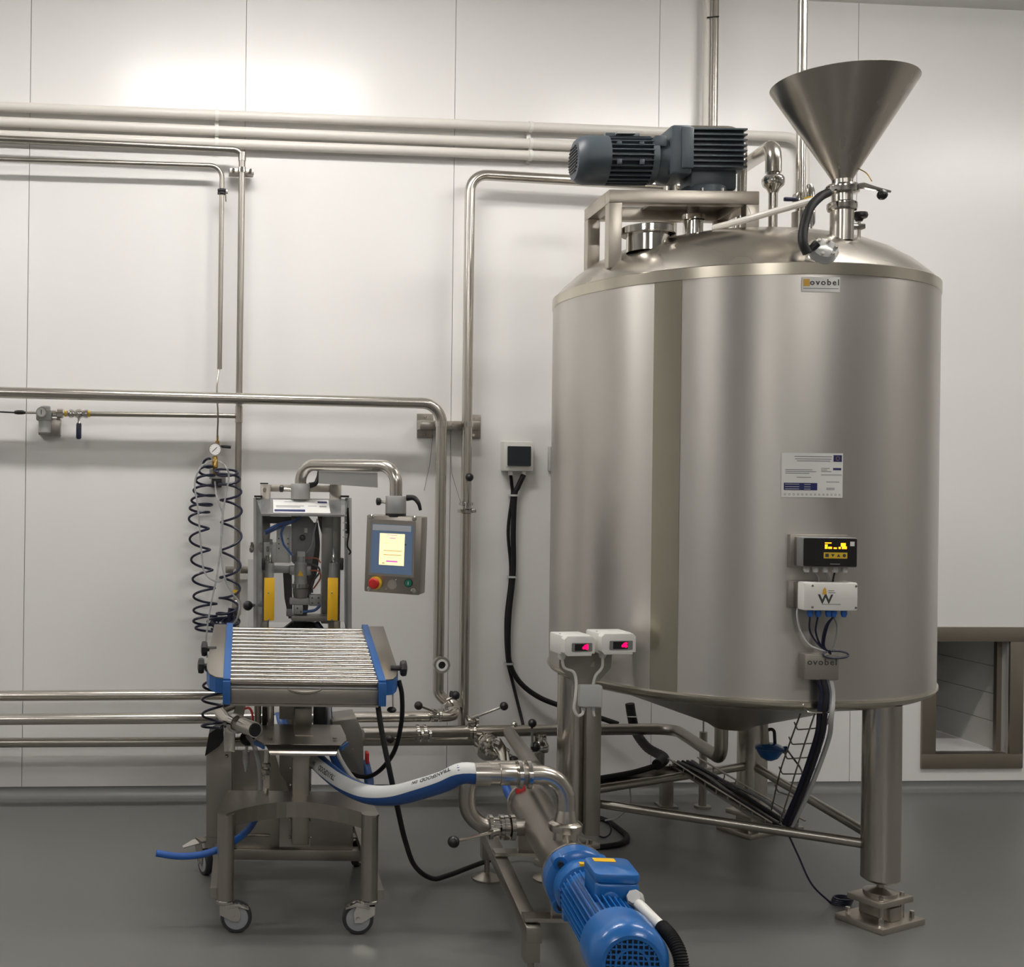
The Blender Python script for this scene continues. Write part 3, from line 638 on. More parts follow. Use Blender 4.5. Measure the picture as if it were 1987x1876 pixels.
# bracket carrying both risers
bz = SW(875, 825, 0.1).z; ub1, ub2, uc = uof(SW(828, 825, 0.05)), uof(SW(922, 825, 0.05)), uof(SW(875, 825, 0.1))
br = thing('pipe_bracket', 'steel double clamp bracket on two wall plates holding both risers', 'bracket', W(uc, 0.0, bz-0.06))
for ux in (ub1, ub2):
    mk('wall_plate', G().box(W(ux, 0.006, bz), (0.082, 0.012, 0.125), RW), M_pipe2, br, bev=0.002)
    for dz in (-0.045, 0.045): mk('bolt', G().cyl(W(ux, 0.012, bz+dz), W(ux, 0.02, bz+dz), 0.008, n=6), M_pol, br)
mk('strut', G().box(W(uc, 0.05, bz), (0.315, 0.082, 0.045), RW), M_pipe2, br, bev=0.003)
for q in (vert(c, 823), vert(b0, 823)):
    mk('saddle', G().cyl(q - ZV*0.013, q + ZV*0.013, 0.0315), M_pol, br)
mk('bolt', G().cyl(W(uc+0.01, 0.09, bz), W(uc+0.01, 0.105, bz), 0.01, n=6), M_pol, br)
mk('saddle_arm', G().box(W(uof(SW(857, 823, .2)), 0.14, bz), (0.03, 0.10, 0.03), RW), M_pipe2, br)
# butterfly valves: disc body between clamps with a ball lever
def valve(label, pos, axis, lever_to, r=0.036, group='hand lever valves'):
    pos, axis = V(pos), V(axis).normalized(); t = thing('butterfly_valve', label, 'valve', pos - ZV*r, group)
    mk('valve_body', G().lathe(pos - axis*0.03, axis, [(r-0.008, 0), (r, 0.004), (r, 0.016), (r-0.009, 0.02), (r-0.009, 0.04), (r, 0.044), (r, 0.056), (r-0.008, 0.06)], 24), M_pol, t)
    d = (V(lever_to)-pos); s0_ = pos + (d - axis*d.dot(axis)).normalized()*(r-0.006)
    mk('spindle', G().cyl(s0_, s0_ + (V(lever_to)-s0_).normalized()*0.03, 0.013, n=12), M_pol, t)
    lv = mk('lever', G().cyl(s0_ + (V(lever_to)-s0_).normalized()*0.02, V(lever_to), 0.0055, n=10), M_pol, t)
    mk('ball_knob', G().sph(V(lever_to), 0.021, 16), M_black, lv); return t
p = vert(b0, 985); valve('lever valve clamped in the vertical tank inlet pipe', p, ZV, SW(911, 926, 0.19))
fe = thing('pipe_clamp', 'polished clamp ring under the lever valve on the vertical inlet pipe', 'clamp', vert(b0, 1000))
mk('ring', G().lathe(vert(b0, 996), ZV, [(0.027, 0), (0.042, 0.004), (0.044, 0.018), (0.03, 0.024)], 24), M_pol, fe)
mk('wing_nut', G().box(vert(b0, 990) + U*0.03 + N*0.03, (0.028, 0.022, 0.024), RW), M_pol, fe, bev=0.006)
# three low product pipes
LG = 'low stainless pipes along the wall'
def low(px0, py0, px1, py1, off, r, label, m=M_pipe, tail=None, left=True):
    a, b = SW(px0, py0, off), SW(px1, py1, off)
    st = [W(-3.3, off, a.z + 0.01)] if left else []
    t = thing('floor_level_pipe', label, 'pipe', b, LG); mk('tube', G().tube(fillet(st + [a, b] + (tail or []), 0.07, 8), r, 18), m, t); return t
pa = SW(560, 1347, 0.17)
low(0, 1350, 560, 1347, 0.17, 0.026, 'uppermost of the low stainless pipes, level with the roller table front', tail=[vert(pa, 1419), SW(645, 1420, 0.34), SW(706, 1421, 0.34)])
q = SW(882, 1391, 0.30)
p2 = low(0, 1396, 850, 1390, 0.30, 0.0265, 'second low stainless pipe ending in an elbow at the round valve', tail=[SW(884, 1389, 0.30), SW(884, 1372, 0.22)])
p3 = low(0, 1441, 925, 1437, 0.24, 0.023, 'lowest stainless pipe running to the polished valve cluster', m=M_pipe2)
hdr = thing('outlet_header_pipe', 'horizontal stainless header pipe leading under the tank to its outlet', 'pipe', SW(1000, 1430, 0.34))
h0 = SW(705, 1421, 0.34); h1 = SW(1308, 1414, 0.34); h2 = S(1402, 1472, 4.93)
mk('tube', G().tube(fillet([h0, h1, V((TC.x-0.03, TC.y+0.02, h2.z)), V((TC.x-0.03, TC.y+0.02, 0.60))], [0.09, 0.07], 9), 0.0275, 18), M_pipe2, hdr)
for px in (810, 824): mk('clamp', G().lathe(SW(px-4, 1421, 0.34), U, [(0.027, 0), (0.038, 0.002), (0.038, 0.016), (0.027, 0.018)], 20), M_pol, hdr)
for px in (912, 919): mk('clamp', G().lathe(SW(px-4, 1421, 0.34), U, [(0.027, 0), (0.036, 0.002), (0.036, 0.016), (0.027, 0.018)], 20), M_pol, hdr)
# valve cluster at the pipe junctions
q = SW(876, 1374, 0.22)
rv = thing('round_valve', 'polished round valve body where the product pipe meets the second low pipe', 'valve', q - ZV*0.05)
mk('body', G().sph(q, 0.052, 24, (1.05, 0.9, 0.95)), M_pol, rv)
mk('bonnet', G().lathe(q + N*0.03, (N + ZV*0.4), [(0.045, 0), (0.045, 0.012), (0.03, 0.016), (0.03, 0.025)], 20), M_pol, rv)
lv = mk('lever', G().tube([q + V((0.0, -0.04, 0.02)), SW(868, 1356, 0.32), SW(884, 1350, 0.33)], 0.007, 8), M_pol, rv)
mk('ball_knob', G().sph(SW(884, 1349, 0.34), 0.022, 16), M_black, lv)
mk('star_grip', G().lathe(SW(872, 1348, 0.31), V((1, -0.3, 0)), [(0.01, 0), (0.02, 0.004), (0.02, 0.016), (0.01, 0.02)], 8), M_black, lv)
valve('lever valve on the second low pipe with its ball knob pointing up', SW(845, 1388, 0.32), U, SW(812, 1369, 0.38), 0.032)
valve('lever valve hanging on the header pipe with its ball knob beside the roller table cable', SW(825, 1425, 0.34), U, SW(757, 1434, 0.44), 0.036)
valve('lever valve at the foot of the tank inlet pipe beside the wall cables', SW(916, 1400, 0.34), U, SW(978, 1370, 0.40), 0.030)
va = SW(945, 1448, 0.385)
bf = thing('round_valve', 'large polished round valve under the header pipe beside the slanting pipe', 'valve', va - ZV*0.07)
mk('body', G().lathe(va + N*0.05, -N, [(0.0, -0.01), (0.035, -0.008), (0.060, 0.0), (0.066, 0.02), (0.066, 0.05), (0.05, 0.09)], 28), M_pol, bf)
mk('upper_neck', G().cyl(va, vert(va, 1420), 0.026), M_pol, bf)
for px, py in ((950, 1466), (975, 1458), (962, 1446), (985, 1472)):
    c = SW(px, py, 0.50); mk('clamp', G().lathe(c, V((0.3, -0.2, 1)), [(0.02, 0), (0.031, 0.003), (0.031, 0.018), (0.02, 0.022)], 16), M_pol, bf)
mk('outlet_neck', G().tube(spline([SW(962, 1440, 0.46), SW(975, 1462, 0.52), SW(980, 1485, 0.58)]), 0.03, 16), M_pol, bf)
kb = S(999, 1478, 5.45)
mk('black_clip', G().sph(SW(997, 1476, 0.55), 0.024, 12), M_black, bf)
vb_ = SW(1047, 1440, 0.34)
b2 = thing('round_valve', 'polished valve with upright ball lever below the header pipe beside the tank leg', 'valve', vert(vb_, 1490))
mk('body', G().lathe(vert(vb_, 1456), ZV, [(0.024, -0.01), (0.043, -0.004), (0.046, 0.006), (0.046, 0.03), (0.04, 0.04), (0.034, 0.05), (0.034, 0.085)], 24), M_pol, b2)
lo_ = vert(vb_, 1510)
mk('down_pipe', G().cyl(V((lo_.x, lo_.y, 0.0)), vert(vb_, 1456), 0.025), M_pipe2, b2)
lv = mk('lever', G().cyl(SW(1033, 1448, 0.40), SW(1032, 1412, 0.42), 0.006), M_pol, b2)
mk('ball_knob', G().sph(SW(1033, 1403, 0.42), 0.021, 16), M_black, lv)
mk('lever_hub', G().sph(SW(1039, 1449, 0.39), 0.024, 12), M_black, b2)
mk('top_cap', G().sph(SW(998, 1406, 0.34), 0.018, 14), M_pol, hdr)
# ================================================================== CONTROL ITEMS ON THE TANK
def tank_fn(px, py, off=0.002):
    p = ST(px, py); a0_ = math.atan2(p.y-TC.y, p.x-TC.x); R = TR + off
    return lambda x, y, R=R, a0_=a0_, z=p.z: V((TC.x + R*math.cos(a0_ + x/TR), TC.y + R*math.sin(a0_ + x/TR), z + y))
def tank_frame(px, py):
    p = ST(px, py); n = V((p.x-TC.x, p.y-TC.y, 0)).normalized(); t = V((-n.y, n.x, 0)); return p, t, n
# logo sticker
fn = tank_fn(1593, 552); pA, pB = ST(1556, 552), ST(1630, 552); lw = (pA-pB).length; lh = ST(1593, 538).z - ST(1593, 567).z
st = thing('logo_sticker', 'white brand sticker with amber square and letters on the tank top', 'sticker', ST(1593, 567))
mk('label_sheet', quad(fn, -lw/2, -lh/2, lw/2, lh/2, 8), M_paper, st)
fn2 = tank_fn(1593, 552, 0.0028); fn3 = tank_fn(1593, 552, 0.0034)
mk('amber_square', quad(fn2, -lw*0.46, -lh*0.12, -lw*0.30, lh*0.36, 2), M_amber, st)
mk('lettering', text_geo('ovobel', lh*0.56, lambda x, y: fn3(x*1.08 + lw*0.09, y + lh*0.13), spacing=1.22, bold=0.0006), M_ink, st)
mk('underline', quad(fn2, -lw*0.46, -lh*0.29, lw*0.46, -lh*0.24, 6), M_ink2, st)
# notice
fn = tank_fn(1577, 922); nw = (ST(1518, 922)-ST(1637, 922)).length; nh = ST(1577, 879).z - ST(1577, 965).z
st = thing('funding_notice', 'white printed notice with blue flag and blue table on the tank', 'sign', ST(1577, 965))
mk('label_sheet', quad(fn, -nw/2, -nh/2, nw/2, nh/2, 10), M_paper, st)
fn2 = tank_fn(1577, 922, 0.0028); fn3 = tank_fn(1577, 922, 0.0034)
def nq(x0, y0, x1, y1, m, name, f=fn2): mk(name, quad(f, (x0-0.5)*nw, (0.5-y1)*nh, (x1-0.5)*nw, (0.5-y0)*nh, 6), m, st)
nq(0.835, 0.04, 0.98, 0.19, M_navyp, 'flag')
g = G()
for k in range(12):
    a = 2*math.pi*k/12; d_ = disc(fn3, (0.9075-0.5)*nw + 0.0065*math.cos(a), (0.5-0.115)*nh + 0.0065*math.sin(a), 0.0011, 6); g.add(d_.v, d_.f)
mk('flag_stars', g, M_amber, st)
for (x0, x1, y) in ((0.2, 0.81, 0.07), (0.21, 0.80, 0.125), (0.24, 0.78, 0.17)): nq(x0, y, x1, y+0.018, M_ink2, 'text_line')
for (x0, x1, y) in ((0.06, 0.49, 0.37), (0.06, 0.55, 0.41), (0.06, 0.44, 0.45), (0.24, 0.47, 0.54), (0.63, 0.77, 0.335), (0.63, 0.73, 0.37), (0.63, 0.80, 0.405), (0.63, 0.98, 0.48), (0.72, 0.94, 0.64), (0.72, 0.86, 0.78), (0.72, 0.86, 0.81)): nq(x0, y, x1, y+0.016, M_ink2, 'text_line')
nq(0.83, 0.33, 0.97, 0.38, M_navyp, 'small_logo')
nq(0.04, 0.675, 0.57, 0.84, M_navyp, 'blue_table')
for y in (0.70, 0.755, 0.805): nq(0.06, y, 0.28, y+0.012, M_lgrey, 'table_text', fn3); nq(0.36, y, 0.46, y+0.014, M_lgrey, 'table_text', fn3)
for k in range(14):
    cx_ = (0.06 + 0.068*k - 0.5)*nw; g = G(); n_ = 14
    vs = [fn2(cx_ + r*math.cos(2*math.pi*j/n_), (0.5-0.935)*nh + r*math.sin(2*math.pi*j/n_)) for r in (0.0021, 0.0036) for j in range(n_)]
    g.add(vs, [(j, (j+1) % n_, n_+(j+1) % n_, n_+j) for j in range(n_)]); mk('emblem', g, M_ink2, st)
# weighing indicator
def facebox(p, t, n, w_, h_, d_): return G().box(p + n*(d_/2), (w_, d_, h_), Matrix((t, n, ZV)).transposed())
p, t_, n_ = tank_frame(1588, 1070)
def TP(px, py, off): return ST(px, py, off)
sc = (TP(1548, 1070, 0.1)-TP(1656, 1070, 0.1)).length
wi = thing('weighing_indicator', 'black weighing display box with amber digits on the tank side', 'indicator', ST(1598, 1100))
hgt = TP(1600, 1043, 0.1).z - TP(1600, 1101, 0.1).z; cz = (TP(1600, 1043, 0.1).z + TP(1600, 1101, 0.1).z)/2
pc = V((p.x, p.y, cz)); 
mk('bracket_plate', facebox(pc - n_*0.02 - t_*0.004, t_, n_, sc*1.08, hgt*1.12, 0.035), M_sheetd, wi, bev=0.002)
mk('mount', facebox(pc + n_*0.01, t_, n_, sc*0.96, hgt*0.98, 0.03), M_sheet, wi, bev=0.003)
mk('case', facebox(pc + n_*0.035, t_, n_, sc, hgt, 0.05), M_grey, wi, bev=0.005)
fp = planefn(pc + n_*0.0855, t_, ZV); fp2 = planefn(pc + n_*0.0862, t_, ZV)
mk('front_membrane', G().prism(rrect(sc*0.97, hgt*0.94, 0.005), pc + n_*0.085, t_, ZV, 0.0008), M_black, wi)
for (x0, x1, y0, y1) in ((-0.10, 0.02, 0.30, 0.335), (-0.10, -0.05, 0.12, 0.27), (-0.04, 0.03, 0.12, 0.19), (0.06, 0.12, 0.12, 0.17), (0.15, 0.19, 0.12, 0.19), (0.19, 0.28, 0.20, 0.32), (0.21, 0.30, 0.12, 0.21)):
    mk('amber_digit', quad(fp2, x0*sc, y0*hgt, x1*sc, y1*hgt), M_ledo, wi)
for i, x in enumerate((-0.06, 0.045, 0.15, 0.255)):
    kx, kyy = x*sc, -0.10*hgt; kk = mk('key', quad(fp2, kx-0.0115, kyy-0.0105, kx+0.0105, kyy+0.0105), M_yel2, wi)
    f3 = planefn(pc + n_*0.0868, t_, ZV); g = G(); r = 0.006
    if i == 0: g = quad(f3, kx-r, kyy-r, kx+r, kyy+r)
    elif i == 1: g.add([f3(kx-r, kyy+r*.8), f3(kx, kyy-r), f3(kx+r, kyy+r*.8)], [(0, 1, 2)])
    elif i == 2: g.add([f3(kx-r, kyy-r*.8), f3(kx+r, kyy-r*.8), f3(kx, kyy+r)], [(0, 1, 2)])
    else: g = disc(f3, kx, kyy, r)
    mk('key_symbol', g, M_ink, kk)
mk('seal_sticker', quad(fp2, 0.36*sc, 0.22*hgt, 0.44*sc, 0.37*hgt), M_paper, wi)
mk('text_line', quad(fp2, 0.0, -0.40*hgt, 0.18*sc, -0.375*hgt), M_ink2, wi)
for i, x in enumerate((-0.36, -0.2, -0.02, 0.16, 0.34)):
    q = pc + t_*(x*sc) + n_*0.058 - ZV*(hgt/2)
    gl = mk('cable_gland', G().lathe(q, -ZV, [(0.010, -0.002), (0.011, 0.012), (0.008, 0.02)], 10), M_lgrey, wi)
    if i in (1, 2, 3): mk('lead', G().tube(spline([q - ZV*0.018, q - ZV*0.035 + t_*(0.01 if i < 3 else -0.004), q - ZV*0.062 + t_*(0.016 if i < 3 else -0.008)]), 0.0035, 6), M_grey if i < 3 else M_black, gl)
# junction box
cz = (TP(1600, 1130, 0.1).z + TP(1600, 1186, 0.1).z)/2; hgt = TP(1600, 1131, 0.1).z - TP(1600, 1186, 0.1).z
p, t_, n_ = tank_frame(1588, 1158); pc = V((p.x, p.y, cz)); sc = (TP(1547, 1158, 0.1)-TP(1654, 1158, 0.1)).length
jb = thing('load_cell_junction_box', 'white junction box with black letter and amber mark under the weighing display', 'junction box', ST(1597, 1187))
mk('bracket_plate', facebox(pc - n_*0.02 - t_*0.004, t_, n_, sc*1.12, hgt*0.98, 0.03), M_sheetd, jb, bev=0.002)
mk('side_bracket', facebox(pc + n_*0.0 , t_, n_, sc*0.98, hgt*0.92, 0.04), M_sheet, jb, bev=0.003)
mk('case', facebox(pc + n_*0.04, t_, n_, sc, hgt, 0.05), M_white, jb, bev=0.006)
fp = planefn(pc + n_*0.0908, t_, ZV); fp2 = planefn(pc + n_*0.0914, t_, ZV)
mk('letter', text_geo('W', hgt*0.44, lambda x, y: fp(x*1.1 - 0.10*sc, y - 0.10*hgt), bold=0.0012), M_ink, jb)
g = G(); g.add([fp(-0.16*sc, 0.08*hgt), fp(-0.08*sc, 0.08*hgt), fp(-0.09*sc, 0.26*hgt), fp(-0.12*sc, 0.34*hgt), fp(-0.15*sc, 0.24*hgt)], [(0, 1, 2, 3, 4)])
mk('amber_mark', g, M_amber, jb)
for (x0, x1, y) in ((-0.05, 0.06, 0.2), (-0.05, 0.08, 0.13), (-0.17, 0.18, -0.28)): mk('text_line', quad(fp, x0*sc, y*hgt, x1*sc, (y+0.025)*hgt), M_ink2, jb)
for x, y in ((-0.34, 0.38), (0.46, 0.38), (-0.34, -0.38), (0.46, -0.38)):
    q = fp(x*sc, y*hgt); mk('screw', G().cyl(q - n_*0.002, q + n_*0.001, 0.004, n=10), M_pipe2, jb)
leadtop = []
for i, x in enumerate((-0.32, -0.17, 0.02, 0.12, 0.31)):
    q = pc + t_*(x*sc) + n_*0.065 - ZV*(hgt/2)
    mk('cable_gland', G().lathe(q, -ZV, [(0.010, -0.002), (0.011, 0.012), (0.007, 0.024)], 10), M_airhose, jb); leadtop.append(q - ZV*0.022)
bl = thing('blue_sensor_leads', 'blue sensor leads looping down from the white junction box to a coiled end', 'cable', ST(1600, 1280))
end = [ST(1600, 1262, 0.04), ST(1622, 1272, 0.05)]
for i, (mx, my) in enumerate(((1572, 1225), (1583, 1225), (1602, 1215), (1606, 1215))):
    mk('lead', G().tube(spline([leadtop[(0, 1, 3, 3)[i]], ST(mx, my, 0.045 + 0.003*i), ST(1590 + 3*i, 1252, 0.045), ST(1612, 1266+i, 0.045)]), 0.0035, 6), M_navy, bl)
for k in range(4): 
    cc = ST(1622, 1270 + k*0.8, 0.05); mk('coil_turn', G().tube([cc + V((0.045*math.cos(a), 0.006*math.sin(a), 0.012*math.sin(a) + 0.002*k)) for a in [2*math.pi*j/20 for j in range(20)]], 0.0034, 6, closed=True), M_navy, bl)
mk('grey_lead', G().tube(spline([ST(1548, 1177, 0.02), ST(1547, 1196, 0.03), ST(1554, 1226, 0.03), ST(1572, 1252, 0.035), ST(1606, 1265, 0.045)]), 0.0035, 6), M_lgrey, bl)
mk('grey_lead', G().tube(spline([leadtop[3], ST(1624, 1215, 0.05), ST(1620, 1245, 0.05), ST(1612, 1262, 0.05)]), 0.0032, 6), M_grey, bl)
# engraved maker's plate box
cz = (TP(1585, 1270, 0.05).z + TP(1585, 1320, 0.05).z)/2; hgt = TP(1585, 1270, 0.05).z - TP(1585, 1320, 0.05).z
p, t_, n_ = tank_frame(1583, 1297); pc = V((p.x, p.y, cz)); sc = (TP(1555, 1297, 0.05)-TP(1620, 1297, 0.05)).length
mpb = thing('maker_plate', 'engraved steel maker plate on a standoff low on the tank', 'name plate', ST(1586, 1322))
mk('standoff_frame', facebox(pc - n_*0.015, t_, n_, sc*1.02, hgt, 0.055), M_sheetd, mpb, bev=0.002)
mk('plate', facebox(pc + n_*0.04, t_, n_, sc, hgt*0.94, 0.006), M_etch, mpb, bev=0.001)
fp = planefn(pc + n_*0.0468, t_, ZV)
mk('lettering', text_geo('ovobel', hgt*0.34, lambda x, y: fp(x*1.1, y + hgt*0.2), spacing=1.15, bold=0.0006), M_ink, mpb)
for y in (-0.02, -0.1, -0.2, -0.28): mk('text_line', quad(fp, -0.38*sc, y*hgt, 0.38*sc, (y+0.015)*hgt), M_ink2, mpb)
# trunk of cables down to the floor tray
bt = thing('cable_bundle', 'thick bundle of navy and grey cables running down from the maker plate', 'cable', S(1525, 1600, 4.45))
pts = [ST(1594, 1316, 0.03), ST(1600, 1345, 0.035), ST(1596, 1385, 0.02), S(1590, 1430, 4.28), S(1560, 1520, 4.45), S(1527, 1598, 4.6)]
for i, (dx, m, r) in enumerate(((-0.010, M_navy, 0.010), (0.006, M_navy, 0.010), (-0.002, M_black, 0.008))):
    mk('cable', G().tube(spline([q + V((dx, -0.004*i, 0)) for q in pts]), r, 8), m, bt)
mk('grey_cable', G().tube(spline([ST(1610, 1316, 0.03), ST(1616, 1345, 0.04), ST(1613, 1395, 0.04), S(1606, 1440, 4.3), S(1572, 1530, 4.46), S(1537, 1602, 4.6)]), 0.0085, 8), M_lgrey, bt)
# wire cable tray hanging under the tank
ct = thing('wire_cable_tray', 'bent wire mesh cable tray hanging beneath the tank rim', 'cable tray', S(1525, 1600, 4.62))
rails = []
for k, (ta, tb, tc_) in enumerate((((1553, 1385), (1513, 1500), (1497, 1570)), ((1581, 1385), (1537, 1520), (1512, 1600)), ((1612, 1380), (1575, 1500), (1540, 1602)))):
    pts = spline([S(*ta, 4.36), S((ta[0]+tb[0])/2 - 1, (ta[1]+tb[1])/2, 4.44), S(*tb, 4.54), S(*tc_, 4.66)]); rails.append(pts)
    mk('long_wire', G().tube(pts, 0.0032, 6), M_pipe2, ct)
for k in range(1, 6):
    i = int(k*(len(rails[0])-1)/6); a, b_, c_ = rails[0][i], rails[1][i], rails[2][i]
    mk('cross_wire', G().tube(fillet([a + V((-0.004, -0.004, 0.025)), a + V((0.016, 0.012, -0.006)), c_ + V((-0.004, 0.012, -0.006)), c_ + V((0.012, -0.005, 0.02))], 0.01, 4), 0.003, 6), M_pipe2, ct)
mk('hanger_hook', G().tube(fillet([ST(1559, 1373, 0.0), ST(1570, 1382, 0.035), ST(1612, 1382, 0.04), ST(1622, 1376, 0.0)], 0.01, 4), 0.0032, 6), M_pol, ct)
# ------------------------------------------------------------------ temperature controllers
CG = 'white temperature controllers on the tank'
def controller(px0, px1, py0, py1, d, dep, yaw, lab):
    c = S((px0+px1)/2, (py0+py1)/2, d); w_ = (S(px1, py0, d)-S(px0, py0, d)).length/math.cos(yaw); h_ = S(px0, py0, d).z - S(px0, py1, d).z
    M = rotz(yaw); t, b = M @ V((1, 0, 0)), M @ V((0, 1, 0)); n = -b
    th = thing('temperature_controller', lab, 'controller', c - ZV*h_/2 + b*dep/2, CG)
    mk('back_shell', G().box(c + b*(dep*0.62), (w_, dep*0.76, h_), M), M_white, th, bev=0.006)
    # front shell with notched corners
    k = 0.012; P = [(-w_/2+k, -h_/2), (w_/2-k, -h_/2), (w_/2-k, -h_/2+k*.7), (w_/2, -h_/2+k*.7), (w_/2, h_/2-k), (w_/2-k, h_/2), (-w_/2+k, h_/2), (-w_/2, h_/2-k), (-w_/2, -h_/2+k)]
    mk('front_shell', G().prism(P, c + b*(dep*0.25), t, ZV, dep*0.25), M_white, th, bev=0.002)
    o = c + n*0.001 + t*0.008 - ZV*0.004
    ds = mk('display_window', G().prism(rrect(w_*0.66, h_*0.42, 0.003), o, t, ZV, 0.003), M_grey, th)
    mk('display_glass', G().prism(rrect(w_*0.42, h_*0.34, 0.002), o + n*0.003 - t*0.004, t, ZV, 0.001), M_black, ds)
    f = planefn(o + n*0.0046 + t*0.012, t, ZV); g = G()
    for x, y, r in ((0.0, 0.003, 0.0065), (-0.006, -0.002, 0.0055), (0.004, -0.003, 0.006), (0.005, 0.007, 0.0045)):
        q = disc(f, x*1.15, y, r, 12); g.add([v_ + n*0.0001*len(g.f) for v_ in q.v], q.f)
    mk('red_digits', g, M_led, ds)
    s = mk('screw_hole', G().cyl(c + b*(dep*0.5) - t*(w_/2-0.012) + ZV*(h_/2-0.001), c + b*(dep*0.5) - t*(w_/2-0.012) + ZV*(h_/2+0.0008), 0.004, n=10), M_ink, th)
    return th, c, t, b, w_, h_
c1 = controller(1094, 1156, 1234, 1273, 4.27, 0.135, math.radians(9), 'white temperature controller with red digits, above the tank leg cover')
c2 = controller(1166, 1236, 1229, 1270, 4.29, 0.135, math.radians(9), 'white temperature controller with red digits, the one farther from the wall cables')
# steel plate behind the controllers
cp_ = thing('controller_bracket', 'bent steel plate carrying the two white controllers below the tank edge', 'bracket', S(1140, 1345, 4.41))
mk('plate', G().prism([(-0.10, -0.02), (-0.045, -0.075), (0.05, -0.07), (0.095, -0.02), (0.10, 0.06), (-0.10, 0.06)], S(1136, 1285, 4.412), V((1, 0, 0)), ZV, 0.006), M_sheetd, cp_)
mk('lower_tab', G().box(S(1138, 1325, 4.412), (0.07, 0.006, 0.14)), M_sheetd, cp_)
mk('tie_strap', G().bar(S(1140, 1288, 4.41), S(1140, 1288, 4.645), 0.05, 0.02), M_sheetd, cp_)
jb2 = thing('cable_junction_box', 'plain light grey junction box hanging under the white controllers', 'junction box', S(1144, 1372, 4.39))
mk('case', G().box(S(1145, 1350, 4.388), (0.083, 0.045, 0.083)), M_lgrey, jb2, bev=0.006)
mk('lid', G().box(S(1145.5, 1350, 4.362), (0.083, 0.012, 0.083)), M_lgrey, jb2, bev=0.005)
for px in (1132, 1151): mk('gland', G().cyl(S(px, 1370, 4.388), S(px, 1378, 4.388), 0.008), M_lgrey, jb2)
wc1 = thing('white_controller_cable', 'white cable looping from one controller past the grey junction box and up into it', 'cable', S(1122, 1390, 4.36))
mk('gland', G().lathe(S(1090, 1268, 4.33), -ZV, [(0.015, -0.006), (0.015, 0.012), (0.009, 0.022)], 12), M_white, wc1)
mk('cable', G().tube(spline([S(1090.5, 1276, 4.33), S(1095, 1295, 4.335), S(1113, 1304, 4.345), S(1118, 1325, 4.35), S(1116, 1355, 4.35), S(1114, 1375, 4.36), S(1121, 1388, 4.37), S(1130, 1385, 4.382), S(1132, 1376, 4.388)]), 0.0055, 8), M_white, wc1)
wc2 = thing('white_controller_cable', 'white cable slanting from a controller gland down into the grey box top', 'cable', S(1150, 1330, 4.38))
mk('gland', G().lathe(S(1169, 1266, 4.35), -ZV, [(0.015, -0.012), (0.015, 0.010), (0.009, 0.02)], 12), M_white, wc2)
mk('cable', G().tube(spline([S(1169.5, 1276, 4.35), S(1168, 1295, 4.355), S(1155, 1312, 4.37), S(1150, 1334, 4.385)]), 0.0055, 8), M_white, wc2)
mk('tail', G().tube(spline([S(1151, 1376, 4.388), S(1152, 1384, 4.388), S(1153, 1389, 4.39)]), 0.005, 8), M_white, wc2)
# ================================================================== ELECTRIC BOX ON THE WALL
eb = thing('fuse_box', 'small white fuse box with smoked window mounted on the wall', 'fuse box', SW(1007, 914, 0.0))
x0, x1 = uof(SW(978, 884, 0.07)), uof(SW(1036, 884, 0.07)); zt_, zb_ = SW(1007, 856, 0.07).z, SW(1007, 914, 0.07).z
uc_, zc_ = (x0+x1)/2, (zt_+zb_)/2
mk('case', G().box(W(uc_, 0.0325, zc_), (x1-x0, 0.063, zt_-zb_), RW), M_white, eb, bev=0.008)
mk('window_frame', G().prism(rrect((x1-x0)*0.82, (zt_-zb_)*0.70, 0.004), W(uc_, 0.064, zc_), U, ZV, 0.003), M_white, eb)
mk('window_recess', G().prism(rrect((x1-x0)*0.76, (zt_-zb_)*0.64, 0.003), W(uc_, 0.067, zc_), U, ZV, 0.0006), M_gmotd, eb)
for x in (-1.5, -0.5, 0.5, 1.5): mk('breaker', G().box(W(uc_ + x*0.017, 0.069, zc_+0.002), (0.015, 0.004, 0.030), RW), M_grey, eb)
mk('window', G().prism(rrect((x1-x0)*0.78, (zt_-zb_)*0.66, 0.004), W(uc_, 0.074, zc_), U, ZV, 0.002), M_smoke, eb)
for px in (991, 1016): mk('cable_gland', G().cyl(SW(px, 913, 0.035), SW(px, 922, 0.035), 0.013), M_white, eb)
mk('wall_cable', G().tube(spline([SW(991, 921, 0.035), SW(993, 940, 0.012), SW(994, 962, 0.0095), SW(986, 1030, 0.0095), SW(991, 1110, 0.0095), SW(982, 1200, 0.0095), SW(984, 1275, 0.0095), SW(995, 1325, 0.02), SW(1013, 1398, 0.10), SW(1018, 1424, 0.20)]), 0.0085, 10), M_rubber, label='thinner black cable from the fuse box dropping to the header pipe', cat='cable')
mk('wall_cable', G().tube(spline([SW(1016, 921, 0.035), SW(1005, 945, 0.036), SW(999, 962, 0.036), SW(996, 1030, 0.035), SW(996, 1110, 0.035), SW(988, 1190, 0.035), SW(986, 1250, 0.035), SW(990, 1290, 0.035), SW(1010, 1325, 0.04), SW(1045, 1352, 0.05), SW(1090, 1370, 0.06), SW(1150, 1388, 0.06), SW(1200, 1405, 0.10)]), 0.0135, 12), M_rubber, label='thicker black cable from the fuse box curving behind the tank leg', cat='cable')
for px, py, lab in ((996, 961, 'just below the fuse box'), (993, 1119, 'midway down the wall cables'), (987, 1287, 'where the wall cables part')):
    q = SW(px, py, 0.0265); mk('cable_clip', G().ring(q - ZV*0.005, ZV, 0.0245, 0.028, 0.010, 18), M_lgrey, label='pale grey cable clip ' + lab, cat='clip', group='cable clips on the wall')
